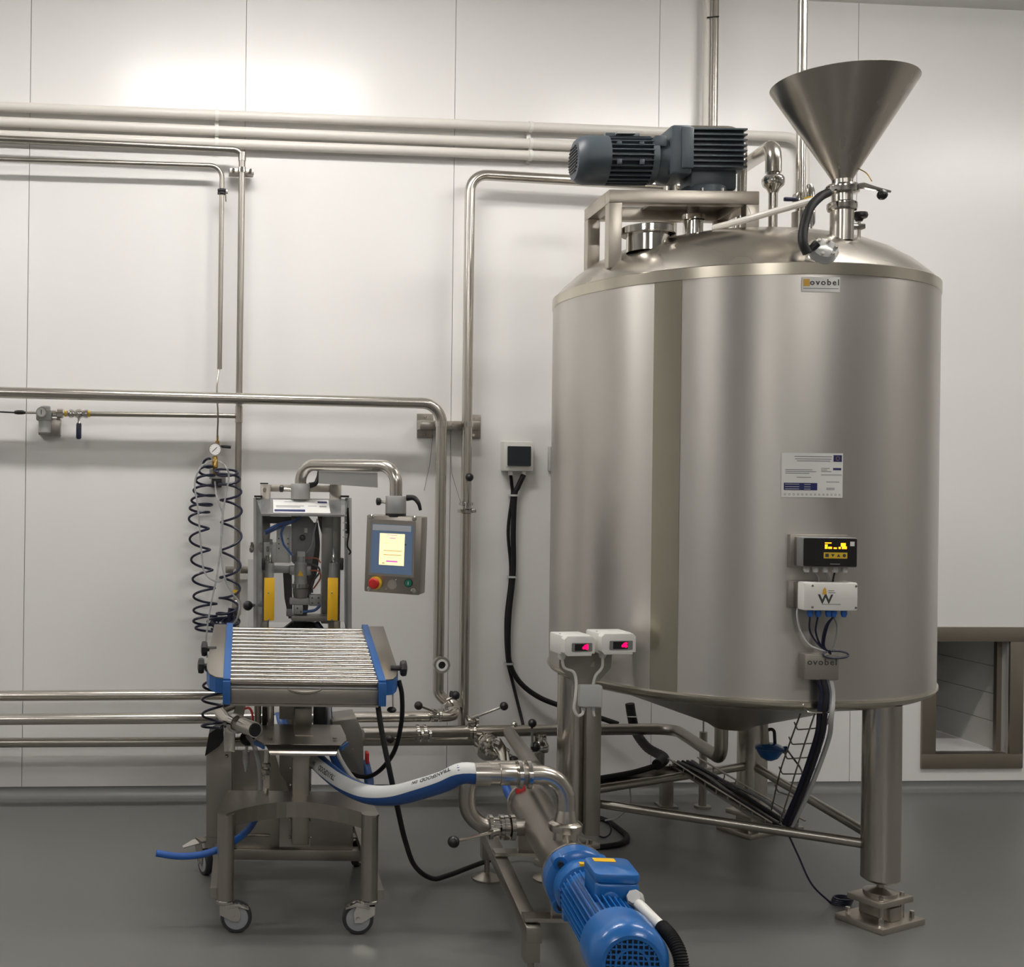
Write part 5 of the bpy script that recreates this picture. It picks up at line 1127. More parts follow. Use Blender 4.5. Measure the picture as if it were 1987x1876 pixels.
# lower cabinets
def bx_px(x0, y0, x1, y1, d, dep): 
    a, b = S(x0, y0, d), S(x1, y1, d); return G().box(((a.x+b.x)/2, d+dep/2, (a.z+b.z)/2), (abs(b.x-a.x), dep, abs(a.z-b.z)))
a = [S(400, 1458, 4.68), S(450, 1428, 4.68), S(450, 1625, 4.68), S(400, 1625, 4.68)]
part('side_cabinet', G().prism([(p.x, p.z) for p in reversed(a)], V((0, 4.68, 0)), XV, ZV, -0.34), M_sheet, bev=0.003)
part('cabinet_foot', bx_px(400, 1622, 450, 1645, 4.69, 0.2), M_sheetd)
P = [S(452, 1455, 4.86), S(560, 1455, 4.86)]; poly = [(P[0].x, S(500, 1600, 4.86).z), (P[0].x, P[0].z), (P[1].x-0.06, P[0].z)]
for k in range(9):
    a_ = math.radians(90 - 90*k/8 if k else 90); poly.append((P[1].x - 0.12 + 0.12*math.cos(math.radians(40-130*k/8))*1.0, S(500, 1535, 4.86).z + 0.10*math.sin(math.radians(40-130*k/8))))
part('guard_panel', G().prism(poly[::-1], V((0, 4.86, 0)), XV, ZV, -0.02), M_sheet)
a = [S(645, 1400, 4.78), S(692, 1394, 4.78), S(704, 1420, 4.78), S(707, 1512, 4.78), S(684, 1510, 4.78), S(660, 1480, 4.78), S(640, 1450, 4.78)]
part('drive_box', G().prism([(p.x, p.z) for p in reversed(a)], V((0, 4.78, 0)), XV, ZV, -0.20), M_sheetd, bev=0.003)
part('drive_knob', G().lathe(S(697, 1432, 4.9), XV, [(0.04, 0), (0.044, 0.01), (0.03, 0.02)], 20), M_pipe2)
part('red_switch', G().box(S(712, 1469, 4.85), (0.014, 0.05, 0.045)), M_red, bev=0.003)
part('frame_column', bx_px(548, 1358, 566, 1415, 4.88, 0.11), M_frame)
bp0, bp1 = S(545, 1245, 4.98), S(605, 1425, 4.98); part('back_plate', G().box(((bp0.x+bp1.x)/2, 4.99, (bp0.z+0.14)/2), (bp1.x-bp0.x, 0.02, bp0.z-0.14)), M_sheetd)
part('lower_cross_bar', G().box((S(582, 1252, 5.0).x, 5.0, S(582, 1252, 5.0).z), (0.34, 0.03, 0.03)), M_sheetd)
for x0, x1 in ((512, 526), ): part('cylinder', G().cyl(S(500, 1410, 4.685), S(500, 1362, 4.685), 0.014), M_pipe2)
part('air_cylinder', G().cyl(S(524, 1410, 4.68), S(524, 1358, 4.68), 0.0165, n=18), M_pol)
part('cylinder_head', G().box(S(524, 1361, 4.68), (0.04, 0.04, 0.022)), M_sheetd)
part('black_valve', G().box(S(513, 1390, 4.685), (0.018, 0.025, 0.082)), M_black, bev=0.003)
part('black_block', G().box(S(620, 1388, 4.82), (0.05, 0.05, 0.09)), M_black, bev=0.006)
part('hose_strand', G().tube(spline([S(634, 1352, 4.86), S(635, 1375, 4.86), S(637, 1408, 4.88)]), 0.02, 14), M_hoseb)
part('hose_stripe', G().tube(spline([S(636, 1352, 4.845), S(637, 1375, 4.845), S(639, 1408, 4.865)]), 0.011, 10), M_hosew)
# return hose loop
part('return_hose', G().tube(spline([S(640, 1440, 4.74), S(652, 1475, 4.70), S(672, 1507, 4.66), S(695, 1526, 4.66), S(712, 1532, 4.7), S(716, 1515, 4.78), S(708, 1480, 4.86)]), 0.02, 14), M_hoseb)
part('return_hose_stripe', G().tube(spline([S(647, 1440, 4.722), S(660, 1472, 4.682), S(682, 1506, 4.645), S(700, 1520, 4.65)]), 0.009, 10), M_hosew)
# swivel nozzle at the left of the tray
nz_ = part('discharge_nozzle', G().tube(fillet([S(452, 1366, 4.62), S(424, 1378, 4.56), S(440, 1398, 4.46), S(493, 1416, 4.30)], [0.03, 0.04], 8), 0.022, 18), M_pipe)
part('nozzle_end', G().cyl(S(470, 1407, 4.365), S(495, 1416, 4.29), 0.0285, n=24), M_pipe, nz_)
part('nozzle_collar', G().cyl(S(455, 1402, 4.41), S(463, 1405, 4.385), 0.036, n=24), M_pol, nz_)
part('nozzle_bore', G().cyl(S(494, 1416, 4.292), S(496, 1417, 4.286), 0.024, n=20), M_black, nz_)
part('clamp_block', bx_px(434, 1404, 456, 1460, 4.465, 0.225), M_pol, bev=0.006)
part('clamp_bracket', G().prism([(-0.02, 0), (0.03, 0), (0.05, 0.10), (0.02, 0.12)], S(454, 1408, 4.6), XV, ZV, -0.012), M_sheet)
part('black_flap', G().prism([(-0.055, -0.06), (-0.04, 0.03), (0.02, 0.07), (0.03, 0.02), (0.0, -0.02)], S(425, 1438, 4.6), XV, ZV, -0.10), M_rubber)
bj = part('black_ball_joint', G().sph(S(480, 1432, 4.62), 0.03, 14), M_rubber)
part('joint_arm', G().cyl(S(480, 1432, 4.62), S(449, 1436, 4.70), 0.011), M_pipe2, bj)
part('drip_stem', G().cyl(S(480, 1440, 4.62), S(477, 1468, 4.66), 0.006), M_lgrey, bj)
part('red_tube', G().tube(spline([S(470, 1376, 4.7), S(484, 1374, 4.68), S(490, 1390, 4.66), S(485, 1412, 4.64), S(481, 1424, 4.63)]), 0.005, 8), M_red)
part('drip_cup', G().lathe(S(477, 1487, 4.66), ZV, [(0.004, -0.02), (0.008, 0.0), (0.014, 0.02), (0.014, 0.06)], 12), M_lgrey)
part('side_bolt', G().sph(S(440, 1467, 4.67), 0.007, 8), M_pol)
# drop rod and clear tube
part('clear_drop_tube', G().tube(spline([S(480, 1428, 4.60), S(492, 1444, 4.57), S(502, 1480, 4.54), S(506, 1520, 4.54), S(505, 1560, 4.56)]), 0.010, 10), M_clear)
rod = part('drop_rod', G().cyl(S(514, 1566, 4.45), S(518, 1458, 4.45), 0.011), M_pipe)
for py in (1488, 1500, 1512): part('rod_fitting', G().lathe(S(516, py, 4.45), ZV, [(0.011, 0), (0.017, 0.003), (0.017, 0.014), (0.011, 0.018)], 8), M_pipe2, rod)
part('rod_lever', G().box(S(518, 1516, 4.43), (0.02, 0.012, 0.05)), M_pipe2, rod)
# ------------------------------------------------------------------ roller table
dF, dB = 4.13, 4.74
FL, FR, BL, BR = S(448, 1324, dF), S(735, 1326, dF), S(451.5, 1221, dB), S(701, 1217, dB)
xa, xb = (FL.x+BL.x)/2, (FR.x+BR.x)/2; zf, zb_ = (FL.z+FR.z)/2, (BL.z+BR.z)/2
rt = thing('roller_table', 'sloping roller conveyor table with blue side rails and steel wings', 'conveyor', ((xa+xb)/2, 4.45, zf-0.09))
sl_dir = V((0, dB-dF, zb_-zf)).normalized(); nrm_t = XV.cross(sl_dir).normalized()
if nrm_t.z < 0: nrm_t = -nrm_t
NR = 15; src = None
for k in range(NR):
    c = V(((xa+xb)/2, dF + 0.02 + (dB-dF-0.04)*k/(NR-1), zf - 0.004 + (zb_-zf)*(0.02 + (dB-dF-0.04)*k/(NR-1))/(dB-dF)))
    if src is None: src = mk('roller', G().cyl(c - XV*((xb-xa)/2), c + XV*((xb-xa)/2), 0.013, n=18), M_roller, rt)
    else: copypart(src, c, rt)
TM = Matrix((XV, sl_dir, nrm_t)).transposed(); mid = V(((xa+xb)/2, (dF+dB)/2, (zf+zb_)/2)); tl_ = (V((0, dB, zb_))-V((0, dF, zf))).length
bwid = 0.026
for s, xx in ((-1, xa), (1, xb)):
    mk('blue_rail', G().box(V((xx + s*bwid/2, mid.y, mid.z)) - nrm_t*0.008, (bwid, tl_+0.02, 0.05), TM), M_blue, rt, bev=0.002)
    # front corner post of the rail
    mk('blue_corner', G().box((xx + s*bwid/2, dF-0.012, zf-0.034), (bwid, 0.03, 0.082)), M_blue, rt, bev=0.002)
mk('bed_pan', G().box(mid - nrm_t*0.045, (xb-xa, tl_, 0.03), TM), M_grey, rt)
fp_ = mk('front_panel', G().box(((xa+xb)/2, dF-0.005, zf-0.047), (xb-xa, 0.012, 0.05)), M_sheet, rt, bev=0.002)
mk('front_lip', G().box(((xa+xb)/2, dF-0.0, zf-0.077), (xb-xa, 0.03, 0.008)), M_pipe2, rt)
hc = S(591, 1342, dF-0.0115); mk('drawer_handle', G().tube([hc + V((0.058*math.cos(a), -0.012*abs(math.sin(a)), 0.0115 - 0.014*abs(math.sin(a)))) for a in [math.pi + math.pi*j/14 for j in range(15)]], [0.003 + 0.002*math.sin(math.pi*j/14) for j in range(15)], 10), M_roller, fp_)
# wings: sheet plates following the slope, with blue front skirts
for s, xx, wf, wb in ((-1, xa-bwid, 0.058, 0.05), (1, xb+bwid, 0.052, 0.062)):
    L_ = tl_; pl = [(0, L_/2), (s*wb, L_/2), (s*(wf+0.006), -L_/2+0.15), (s*(wf+0.004), -L_/2+0.10), (s*(wf-0.008), -L_/2+0.05), (s*0.028, -L_/2+0.018), (0, -L_/2+0.01)]
    if s > 0: pl = pl[::-1]
    o = V((xx, mid.y, mid.z)) + nrm_t*0.008
    wg = mk('steel_wing', G().prism(pl, o, XV, sl_dir, 0.005), M_sheet, rt, bev=0.001)
    edge = [(s*(wf+0.006), -L_/2+0.15), (s*(wf+0.004), -L_/2+0.10), (s*(wf-0.008), -L_/2+0.05), (s*0.028, -L_/2+0.018), (0, -L_/2+0.01)]
    g = G(); hh_ = 0.052
    for (p0, p1) in zip(edge, edge[1:]):
        A_, B2 = o + XV*p0[0] + sl_dir*p0[1], o + XV*p1[0] + sl_dir*p1[1]
        h0_, h1_ = (0.0 if p0 is edge[0] else hh_), hh_
        inn = V((-s*0.004, 0.004, 0))
        g.add([A_, B2, B2 - ZV*h1_, A_ - ZV*max(h0_, 0.02), A_ + inn, B2 + inn, B2 + inn - ZV*h1_, A_ + inn - ZV*max(h0_, 0.02)], [(0, 1, 2, 3), (7, 6, 5, 4), (3, 2, 6, 7)])
    mk('blue_skirt', g, M_blue, rt)
    mk('wing_side', G().bar(o + XV*(s*(wb-0.003)) + sl_dir*(L_/2) - ZV*0.012, o + XV*(s*(wf+0.003)) + sl_dir*(-L_/2+0.15) - ZV*0.012, 0.005, 0.03), M_sheetd, rt)
def star(p, ax, nm='clamp_knob'):
    q = V(p); mk(nm, G().lathe(q, V(ax), [(0.010, -0.034), (0.010, 0.0), (0.026, 0.002), (0.030, 0.010), (0.028, 0.022), (0.012, 0.026)], 9), M_black, rt)
star(S(397, 1292, 4.28), -XV); star(S(403, 1259, 4.45), -XV); star(S(776, 1296, 4.24), XV)
mk('support_leg', G().box(((xa+xb)/2-0.04, 4.72, (0.63+zf)/2), (0.06, 0.05, 0.22)), M_sheetd, rt)
mk('hanging_cord', G().cyl(S(761, 1298, 4.24), S(763, 1372, 4.2), 0.003), M_pipe2, rt)
mk('hanging_knob', G().sph(S(760, 1377, 4.2), 0.016, 12, (1.1, 1, .7)), M_black, rt)
# ================================================================== FILLING HEAD (upper part of the machine)
fh = fm
def hp(nm, g, m, par=None, **k): return mk(nm, g, m, par or fh, **k)
dB_, dF_ = 5.02, 4.78
# rear posts and top cross bar
for x0, x1 in ((506, 521), (640, 658)):
    a, b = S(x0, 940, 5.0), S(x1, 1260, 5.0); hp('rear_post', G().box(((a.x+b.x)/2, 5.0, (a.z+b.z)/2), (b.x-a.x, 0.04, a.z-b.z)), M_sheet, bev=0.002)
    c = S((x0+x1)/2, 950, 4.975); hp('post_bolt', G().cyl(c + V((0, -0.004, 0)), c + V((0, 0.006, 0)), 0.009, n=8), M_pipe2)
    c = S((x0+x1)/2-1, 938, 5.0); hp('post_cap', G().box(c, (0.034, 0.045, 0.006)), M_black)
a, b = S(520, 940, 5.0), S(645, 955, 5.0); hp('cross_bar', G().box(((a.x+b.x)/2, 5.0, (a.z+b.z)/2), (b.x-a.x, 0.02, a.z-b.z)), M_frame, bev=0.002)
# side panels of the hood (sheet steel edges with clear cheeks)
for xb_, xf_ in ((496, 508), (674, 668)):
    q = [S(xb_, 965, 5.0), S(xb_, 1240, 5.0), S(xf_, 1206, dF_), S(xf_, 1000, dF_)]
    t = 0.004; g = G(); g.add(q + [p + V((t, 0, 0)) for p in q], [(0, 1, 2, 3), (7, 6, 5, 4), (0, 4, 5, 1), (1, 5, 6, 2), (2, 6, 7, 3), (3, 7, 4, 0)]); hp('side_cheek', g, M_poly2)
    hp('rear_edge', G().bar(S(xb_+2, 966, 4.99), S(xb_+2, 1240, 4.99), 0.028, 0.01, up=YV), M_lgrey)
    hp('hood_hinge', G().box(S(xb_ + (5 if xb_ < 600 else -5), 963, 4.98), (0.034, 0.03, 0.008)), M_black)
# sloping top of the hood and clear front door
q = [S(497, 966, 4.99), S(673, 968, 4.99), S(668, 1000, dF_), S(508, 998, dF_)]
g = G(); nt_ = (q[1]-q[0]).cross(q[3]-q[0]).normalized(); nt_ = nt_ if nt_.z > 0 else -nt_
g.add(q + [p - nt_*0.005 for p in q], [(0, 1, 2, 3), (7, 6, 5, 4), (0, 4, 5, 1), (1, 5, 6, 2), (2, 6, 7, 3), (3, 7, 4, 0)]); hp('hood_top', g, M_poly2)
mid_ = (q[0]+q[1]+q[2]+q[3])/4; ux_ = ((q[1]+q[2]) - (q[0]+q[3])).normalized(); uy_ = ((q[0]+q[1]) - (q[2]+q[3])).normalized()
f1 = planefn(mid_ + nt_*0.001 + ux_*(-0.004), ux_, uy_); f2 = planefn(mid_ + nt_*0.0016 + ux_*(-0.004), ux_, uy_)
lw_ = (S(638, 985, 4.88)-S(529, 985, 4.88)).length; lh_ = ((q[0]-q[3]).length)*0.78
lb = hp('notice_label', quad(f1, -lw_/2, -lh_/2, lw_/2, lh_/2), M_paper)
for (x0, y0, x1, y1, m) in ((0.02, 0.08, 0.56, 0.24, M_navyp), (0.80, 0.74, 0.97, 0.90, M_navyp), (0.05, 0.50, 0.55, 0.54, M_ink2), (0.05, 0.40, 0.48, 0.44, M_ink2), (0.2, 0.82, 0.75, 0.86, M_ink2), (0.62, 0.5, 0.78, 0.54, M_ink2), (0.82, 0.44, 0.95, 0.54, M_ink2)):
    hp('print', quad(f2, (x0-0.5)*lw_, (y0-0.5)*lh_, (x1-0.5)*lw_, (y1-0.5)*lh_), m, lb)
q = [S(508, 1000, dF_), S(668, 1002, dF_), S(668, 1207, dF_), S(508, 1207, dF_)]
g = G(); g.add(q + [p + V((0, 0.005, 0)) for p in q], [(0, 1, 2, 3), (7, 6, 5, 4), (0, 4, 5, 1), (1, 5, 6, 2), (2, 6, 7, 3), (3, 7, 4, 0)]); door = hp('clear_door', g, M_poly)
hp('door_top_edge', G().bar(q[0] + ZV*0.003, q[1] + ZV*0.003, 0.008, 0.008), M_grey)
for x in (512, 660):
    pass
# yellow strips with gas springs behind them
for px in (523, 646):
    a, b = S(px-10, 1121, dF_-0.006), S(px+9, 1204, dF_-0.006)
    ys = hp('warning_strip', G().box(((a.x+b.x)/2, dF_-0.004, (a.z+b.z)/2), (b.x-a.x, 0.006, a.z-b.z)), M_yel, bev=0.001)
    for py in (1150, 1202): hp('strip_screw', G().sph(S(px-2, py, dF_-0.008), 0.004, 8), M_pol, ys)
    hp('light_tube', G().cyl(S(px, 1120, dF_+0.021), S(px+1, 1092, dF_+0.021), 0.018, n=16), M_clear)
    hp('tube_neck', G().lathe(S(px+1, 1092, dF_+0.021), ZV, [(0.018, 0), (0.008, 0.008), (0.008, 0.03), (0.005, 0.035), (0.005, 0.06)], 12), M_pol)
    hp('lower_tube', G().cyl(S(px, 1204, dF_+0.021), S(px, 1118, dF_+0.021), 0.012, n=12), M_clear)
for px in (511, 663): hp('door_latch', G().box(S(px, 1094, dF_-0.004), (0.016, 0.02, 0.05)), M_black, bev=0.004)
for k in range(4): hp('cable_clip', G().box(S(669, 1000 + 14*k, dF_+0.03), (0.016, 0.01, 0.004)), M_white)
# inside: column, white valve plate, sewing / filling head
def ib(nm, x0, y0, x1, y1, d, dep, m, bev=0.002): 
    a, b = S(x0, y0, d), S(x1, y1, d); return hp(nm, G().box(((a.x+b.x)/2, d+dep/2, (a.z+b.z)/2), (abs(b.x-a.x), dep, abs(a.z-b.z))), m, bev=bev)
ib('white_plate', 537, 1020, 564, 1092, 4.90, 0.01, M_white)
for x in (541, 559):
    for y in (1045, 1055, 1064): hp('plate_hole', G().cyl(S(x, y, 4.899), S(x, y, 4.897), 0.003, n=8), M_ink)
ib('white_plate_lower', 512, 1052, 539, 1092, 4.906, 0.01, M_white)
hp('filling_column', G().prism([(p.x, p.z) for p in (S(566, 1000, 4.88), S(566, 1090, 4.88), S(600, 1120, 4.88), S(612, 1060, 4.88), S(610, 1015, 4.88), S(598, 1000, 4.88))], V((0, 4.88, 0)), XV, ZV, -0.06), M_grey, bev=0.003)
ib('column_cover', 590, 1024, 597, 1034, 4.87, 0.01, M_lgrey)
hp('column_knob', G().sph(S(587, 1043, 4.872), 0.013, 14), M_black)
hp('black_bag_sleeve', G().tube(spline([S(604, 1015, 4.93), S(608, 1060, 4.93), S(602, 1110, 4.92), S(588, 1160, 4.9), S(580, 1215, 4.9)]), [0.03, 0.035]*16 + [0.03]*1 if False else 0.028, 12), M_rubber)
hp('black_side_sleeve', G().prism([(p.x, p.z) for p in (S(549, 1106, 4.905), S(566, 1106, 4.905), S(568, 1200, 4.905), S(560, 1200, 4.905), S(552, 1160, 4.905))], V((0, 4.905, 0)), XV, ZV, -0.02), M_rubber)
hp('black_hopper_panel', G().prism([(p.x, p.z) for p in (S(616, 1001, 4.95), S(628, 1001, 4.95), S(626, 1040, 4.95), S(620, 1020, 4.95))], V((0, 4.95, 0)), XV, ZV, -0.02), M_rubber)
ib('dark_rail', 626, 1000, 643.5, 1210, 4.93, 0.07, M_sheetd)
ib('top_bracket', 508, 1002, 566, 1016, 4.91, 0.08, M_rubber)
ib('arm_plate', 512, 1098, 565, 1112, 4.88, 0.03, M_alu)
ib('arm_block', 562, 1098, 604, 1116, 4.86, 0.05, M_alu, 0.005)
hp('head_column', G().lathe(S(583, 1140, 4.86), ZV, [(0.026, 0), (0.028, 0.02), (0.026, 0.03), (0.026, 0.10), (0.018, 0.11), (0.018, 0.13)], 20), M_alu)
ib('head_top_block', 577, 1070, 592, 1096, 4.85, 0.04, M_lgrey)
g = G(); c = S(583, 1113, 4.83); g.add([c + V((-0.014, 0, -0.010)), c + V((0.014, 0, -0.010)), c + V((0.0, 0, 0.014)), c + V((-0.014, 0.003, -0.010)), c + V((0.014, 0.003, -0.010)), c + V((0, 0.003, 0.014))], [(0, 1, 2), (5, 4, 3), (0, 3, 4, 1), (1, 4, 5, 2), (2, 5, 3, 0)])
hp('warning_triangle', g, M_yel)
hp('head_ring', G().cyl(S(583, 1140, 4.86), S(583, 1132, 4.86), 0.034, n=20), M_pol)
hp('head_skirt', G().lathe(S(583, 1160, 4.86), ZV, [(0.028, 0), (0.032, 0.02), (0.032, 0.04)], 18), M_sheetd)
ib('gripper_bar', 562, 1160, 600, 1174, 4.84, 0.04, M_alu, 0.004)
ib('gripper_block', 600, 1154, 624, 1176, 4.84, 0.05, M_alu, 0.004)
ib('gripper_left', 570, 1174, 588, 1192, 4.83, 0.04, M_alu, 0.004)
ib('gripper_low', 556, 1182, 568, 1196, 4.84, 0.03, M_grey, 0.003)
for px, py in ((606, 1160), (618, 1160), (606, 1170), (618, 1170), (577, 1180), (584, 1187)): hp('gripper_screw', G().cyl(S(px, py, 4.838), S(px, py, 4.828), 0.004, n=8), M_ink)
ib('tool_plate', 566, 1195, 640, 1206, 4.84, 0.10, M_sheetd)
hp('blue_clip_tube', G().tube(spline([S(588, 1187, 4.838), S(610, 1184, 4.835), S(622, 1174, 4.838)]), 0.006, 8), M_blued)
hp('blue_air_tube', G().tube(spline([S(514, 1032, 4.84), S(540, 1018, 4.84), S(565, 1012, 4.85), S(582, 1004, 4.88)]), 0.0065, 8), M_airhose)
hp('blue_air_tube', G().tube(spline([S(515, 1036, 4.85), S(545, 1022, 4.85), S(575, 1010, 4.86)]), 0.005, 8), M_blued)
hp('blue_air_tube', G().tube(spline([S(551, 1020, 4.84), S(546, 1035, 4.84), S(550, 1055, 4.84), S(558, 1066, 4.84), S(568, 1078, 4.84)]), 0.0045, 8), M_airhose)
hp('orange_tube', G().tube(spline([S(602, 1107, 4.862), S(618, 1108, 4.84), S(622, 1120, 4.84), S(614, 1134, 4.85), S(608, 1142, 4.86)]), 0.0035, 8), M_orange)
hp('orange_tube', G().tube(spline([S(591, 1083, 4.87), S(614, 1083, 4.85), S(622, 1092, 4.85)]), 0.003, 8), M_orange)
hp('black_tube', G().tube(spline([S(591, 1092, 4.87), S(614, 1098, 4.85), S(620, 1110, 4.85), S(606, 1130, 4.86), S(606, 1150, 4.86)]), 0.004, 8), M_black)
hp('clear_air_tube', G().tube(spline([S(616, 1006, 4.86), S(610, 1030, 4.85), S(604, 1060, 4.85), S(591, 1076, 4.86)]), 0.0035, 8), M_clear)
for px, py in ((520, 1060), (518, 1078), (526, 1046)): hp('tube_fitting', G().cyl(S(px, py, 4.903), S(px, py+10, 4.903), 0.006), M_pol)
hp('side_tube', G().tube(spline([S(675, 985, 4.85), S(677, 1030, 4.85), S(674, 1058, 4.84), S(680, 1070, 4.84), S(677, 1076, 4.84)]), 0.0035, 8), M_black)
hp('side_seal', G().bar(S(675, 985, 4.86), S(674, 1035, 4.86), 0.008, 0.006, up=YV), M_black)
# left side sheet with latch and black knob
q = [S(481, 1085, 5.06), S(497, 1085, 5.0), S(497, 1245, 5.0), S(481, 1245, 5.06)]
g = G(); g.add(q + [p + V((0, 0.004, 0)) for p in q], [(0, 1, 2, 3), (7, 6, 5, 4), (0, 4, 5, 1), (1, 5, 6, 2), (2, 6, 7, 3), (3, 7, 4, 0)]); hp('side_sheet', g, M_lgrey)
hp('round_latch', G().torus(S(488, 1062, 4.96), V((1, -0.3, 0)), 0.018, 0.006), M_pol)
hp('ball_knob', G().sph(S(481, 1175, 4.90), 0.021, 16), M_black)
hp('knob_stem', G().cyl(S(481, 1175, 4.90), S(492, 1174, 4.98), 0.008), M_grey)
for px in (508, 650): ib('lower_post', px-2, 1205, px+10, 1250, 4.96, 0.03, M_frame)
hp('black_bag_chute', G().prism([(p.x, p.z) for p in (S(548, 1222, 4.9), S(566, 1208, 4.9), S(602, 1206, 4.9), S(622, 1212, 4.9), S(630, 1224, 4.9))], V((0, 4.9, 0)), XV, ZV, -0.05), M_rubber)
hp('navy_chute_tube', G().cyl(S(614, 1208, 4.88), S(626, 1224, 4.86), 0.012), M_navy)
# ------------------------------------------------------------------ swivel arm with operator panel
da = 4.97
ar = thing('operator_panel', 'stainless touchscreen operator panel with red stop button on a bent swivel arm', 'control panel', S(583, 967, da))
def AX(px, py): return S(px, py, da)
col_a, col_b = AX(583, 966), AX(583, 937)
mk('clamp_collar', G().cyl(AX(583, 968), AX(583, 938), 0.041, n=28), M_alu, ar, bev=0.002)
aw = AX(583, 905); pw_ = 4.62
pA = V((AX(583, 950).x, da, AX(583, 950).z)); pB = V((pA.x, da, AX(583, 902).z)); pC = S(769, 904, pw_); pC.z = pB.z + (pC.z-pB.z)*1.0
mk('arm_tube', G().tube(fillet([pA, pB, pC, V((pC.x, pC.y, S(769, 968, pw_).z))], 0.075, 12), 0.0245, 24), M_pipe, ar)
kb = mk('collar_screw', G().cyl(AX(545, 948), AX(568, 950), 0.006), M_pol, ar); mk('screw_knob', G().lathe(AX(549, 948), -XV, [(0.008, -0.004), (0.015, 0.0), (0.015, 0.012), (0.008, 0.015)], 12), M_black, kb)
lv = mk('clamp_handle', G().tube(spline([AX(600, 942), AX(612, 938), AX(617, 925), AX(618, 914)]), [0.013, 0.013, 0.0125, 0.012, 0.012, 0.0115, 0.011, 0.011, 0.01, 0.01, 0.0095, 0.009, 0.009, 0.0085, 0.008, 0.0075, 0.007, 0.007, 0.0065, 0.006, 0.006, 0.0055, 0.005, 0.005, 0.004], 10), M_black, ar)
sp_ = [S(618, 914, 4.90), S(732, 917, 4.69), S(733, 946, 4.69), S(618, 938, 4.90)]
g = G(); g.add(sp_ + [p + V((0.001, 0.004, 0)) for p in sp_], [(0, 1, 2, 3), (7, 6, 5, 4), (0, 4, 5, 1), (1, 5, 6, 2), (2, 6, 7, 3), (3, 7, 4, 0)]); mk('grey_guard_plate', g, M_alu, ar)
pn = ar
yw, rl = math.radians(-21), math.radians(-1.4)
MP = rotz(yw) @ Matrix.Rotation(-rl, 3, 'Y'); tx, ty, tz_ = MP @ XV, MP @ YV, MP @ ZV
pcn = S(762, 1076, 4.585); PWD, PHT, PDP = 0.222, 0.305, 0.105
mk('case', G().box(pcn + ty*PDP/2, (PWD, PDP, PHT), MP), M_sheet, pn, bev=0.006)
fpn = planefn(pcn - ty*0.0015, tx, tz_)
def PU(px, py):
    """panel coordinates of an image point on the front face"""
    r = S(px, py, 1.0) - V((0, 0, H)); t = (pcn - V((0, 0, H))).dot(ty)/r.dot(ty); p = V((0, 0, H)) + r*t - pcn; return p.dot(tx), p.dot(tz_)
def pbox(nm, x0, y0, x1, y1, o0, o1, m, par=None, r=0.003):
    (a, b), (c, d) = PU(x0, y0), PU(x1, y1); cx_, cy_ = (a+c)/2, (b+d)/2
    return mk(nm, G().prism([(p[0]+cx_, p[1]+cy_) for p in rrect(abs(c-a), abs(d-b), min(r, abs(c-a)/2.2, abs(d-b)/2.2))], pcn - ty*o0, tx, tz_, o1-o0), m, par or pn)
bz_ = pbox('screen_bezel', 719, 1007, 803, 1121, 0.0, 0.004, M_sheetd)
mb = pbox('screen_membrane', 723, 1016, 799, 1116, 0.004, 0.005, M_bezel)
pbox('membrane_header', 724, 1017, 798, 1032, 0.005, 0.0054, M_bezel2, mb, 0.0005)
scr = pbox('screen', 738, 1034, 784, 1098, 0.005, 0.0058, M_screen, None, 0.0005)
for (x0, y0, x1, y1, m) in ((752, 1037, 772, 1039, M_pinkp), (757, 1043, 769, 1045, M_pinkp), (745, 1053, 756, 1054, M_amber), (745, 1068, 780, 1069, M_amber), (745, 1076, 780, 1077, M_amber), (750, 1087, 772, 1091, M_pinkp), (742, 1091, 747, 1093, M_amber)): pbox('screen_print', x0, y0, x1, y1, 0.0058, 0.0062, m, scr, 0.0002)
pbox('membrane_spot', 786, 1055, 789, 1058, 0.005, 0.006, M_ink, mb, 0.001)
for px, py in ((720, 1003), (804, 1006), (717, 1142), (802, 1146)):
    a, b = PU(px, py); q = pcn + tx*a + tz_*b; mk('corner_screw', G().lathe(q + ty*0.001, -ty, [(0.010, 0), (0.010, 0.002), (0.006, 0.003), (0.006, 0.005)], 16), M_pol, pn)
a, b = PU(729, 1131); q = pcn + tx*a + tz_*b
mk('yellow_ring', G().cyl(q, q - ty*0.010, 0.026, n=28), M_yel2, pn)
mk('stop_button', G().lathe(q - ty*0.006, -ty, [(0.014, 0), (0.014, 0.014), (0.021, 0.018), (0.022, 0.026), (0.017, 0.034), (0.0, 0.036)], 28), M_red, pn)
a, b = PU(793, 1131); q = pcn + tx*a + tz_*b
mk('start_ring', G().cyl(q, q - ty*0.006, 0.0165, n=24), M_black, pn)
gb_ = mk('start_button', G().cyl(q - ty*0.004, q - ty*0.009, 0.0135, n=24), M_green, pn)
mk('start_mark', G().box(q - ty*0.0093, (0.002, 0.001, 0.012), MP), M_paper, gb_)
a, b = PU(761, 1134); q = pcn + tx*a + tz_*b; mk('blanking_plug', G().cyl(q, q - ty*0.0015, 0.019, n=24), M_etch, pn)
for px, py in ((769, 1125), (749, 1142)):
    a, b = PU(px, py); q = pcn + tx*a + tz_*b; mk('small_screw', G().sph(q - ty*0.001, 0.004, 8), M_pol, pn)
cq = V((pC.x, pC.y, 0))
zz0, zz1 = S(769, 997, pw_).z, S(769, 962, pw_).z
mk('clamp_collar', G().cyl((cq.x, cq.y, zz0), (cq.x, cq.y, zz1), 0.041, n=28), M_alu, pn, bev=0.002)
mk('collar_seal', G().cyl((cq.x, cq.y, zz0-0.012), (cq.x, cq.y, zz0+0.002), 0.041, n=28), M_black, pn)
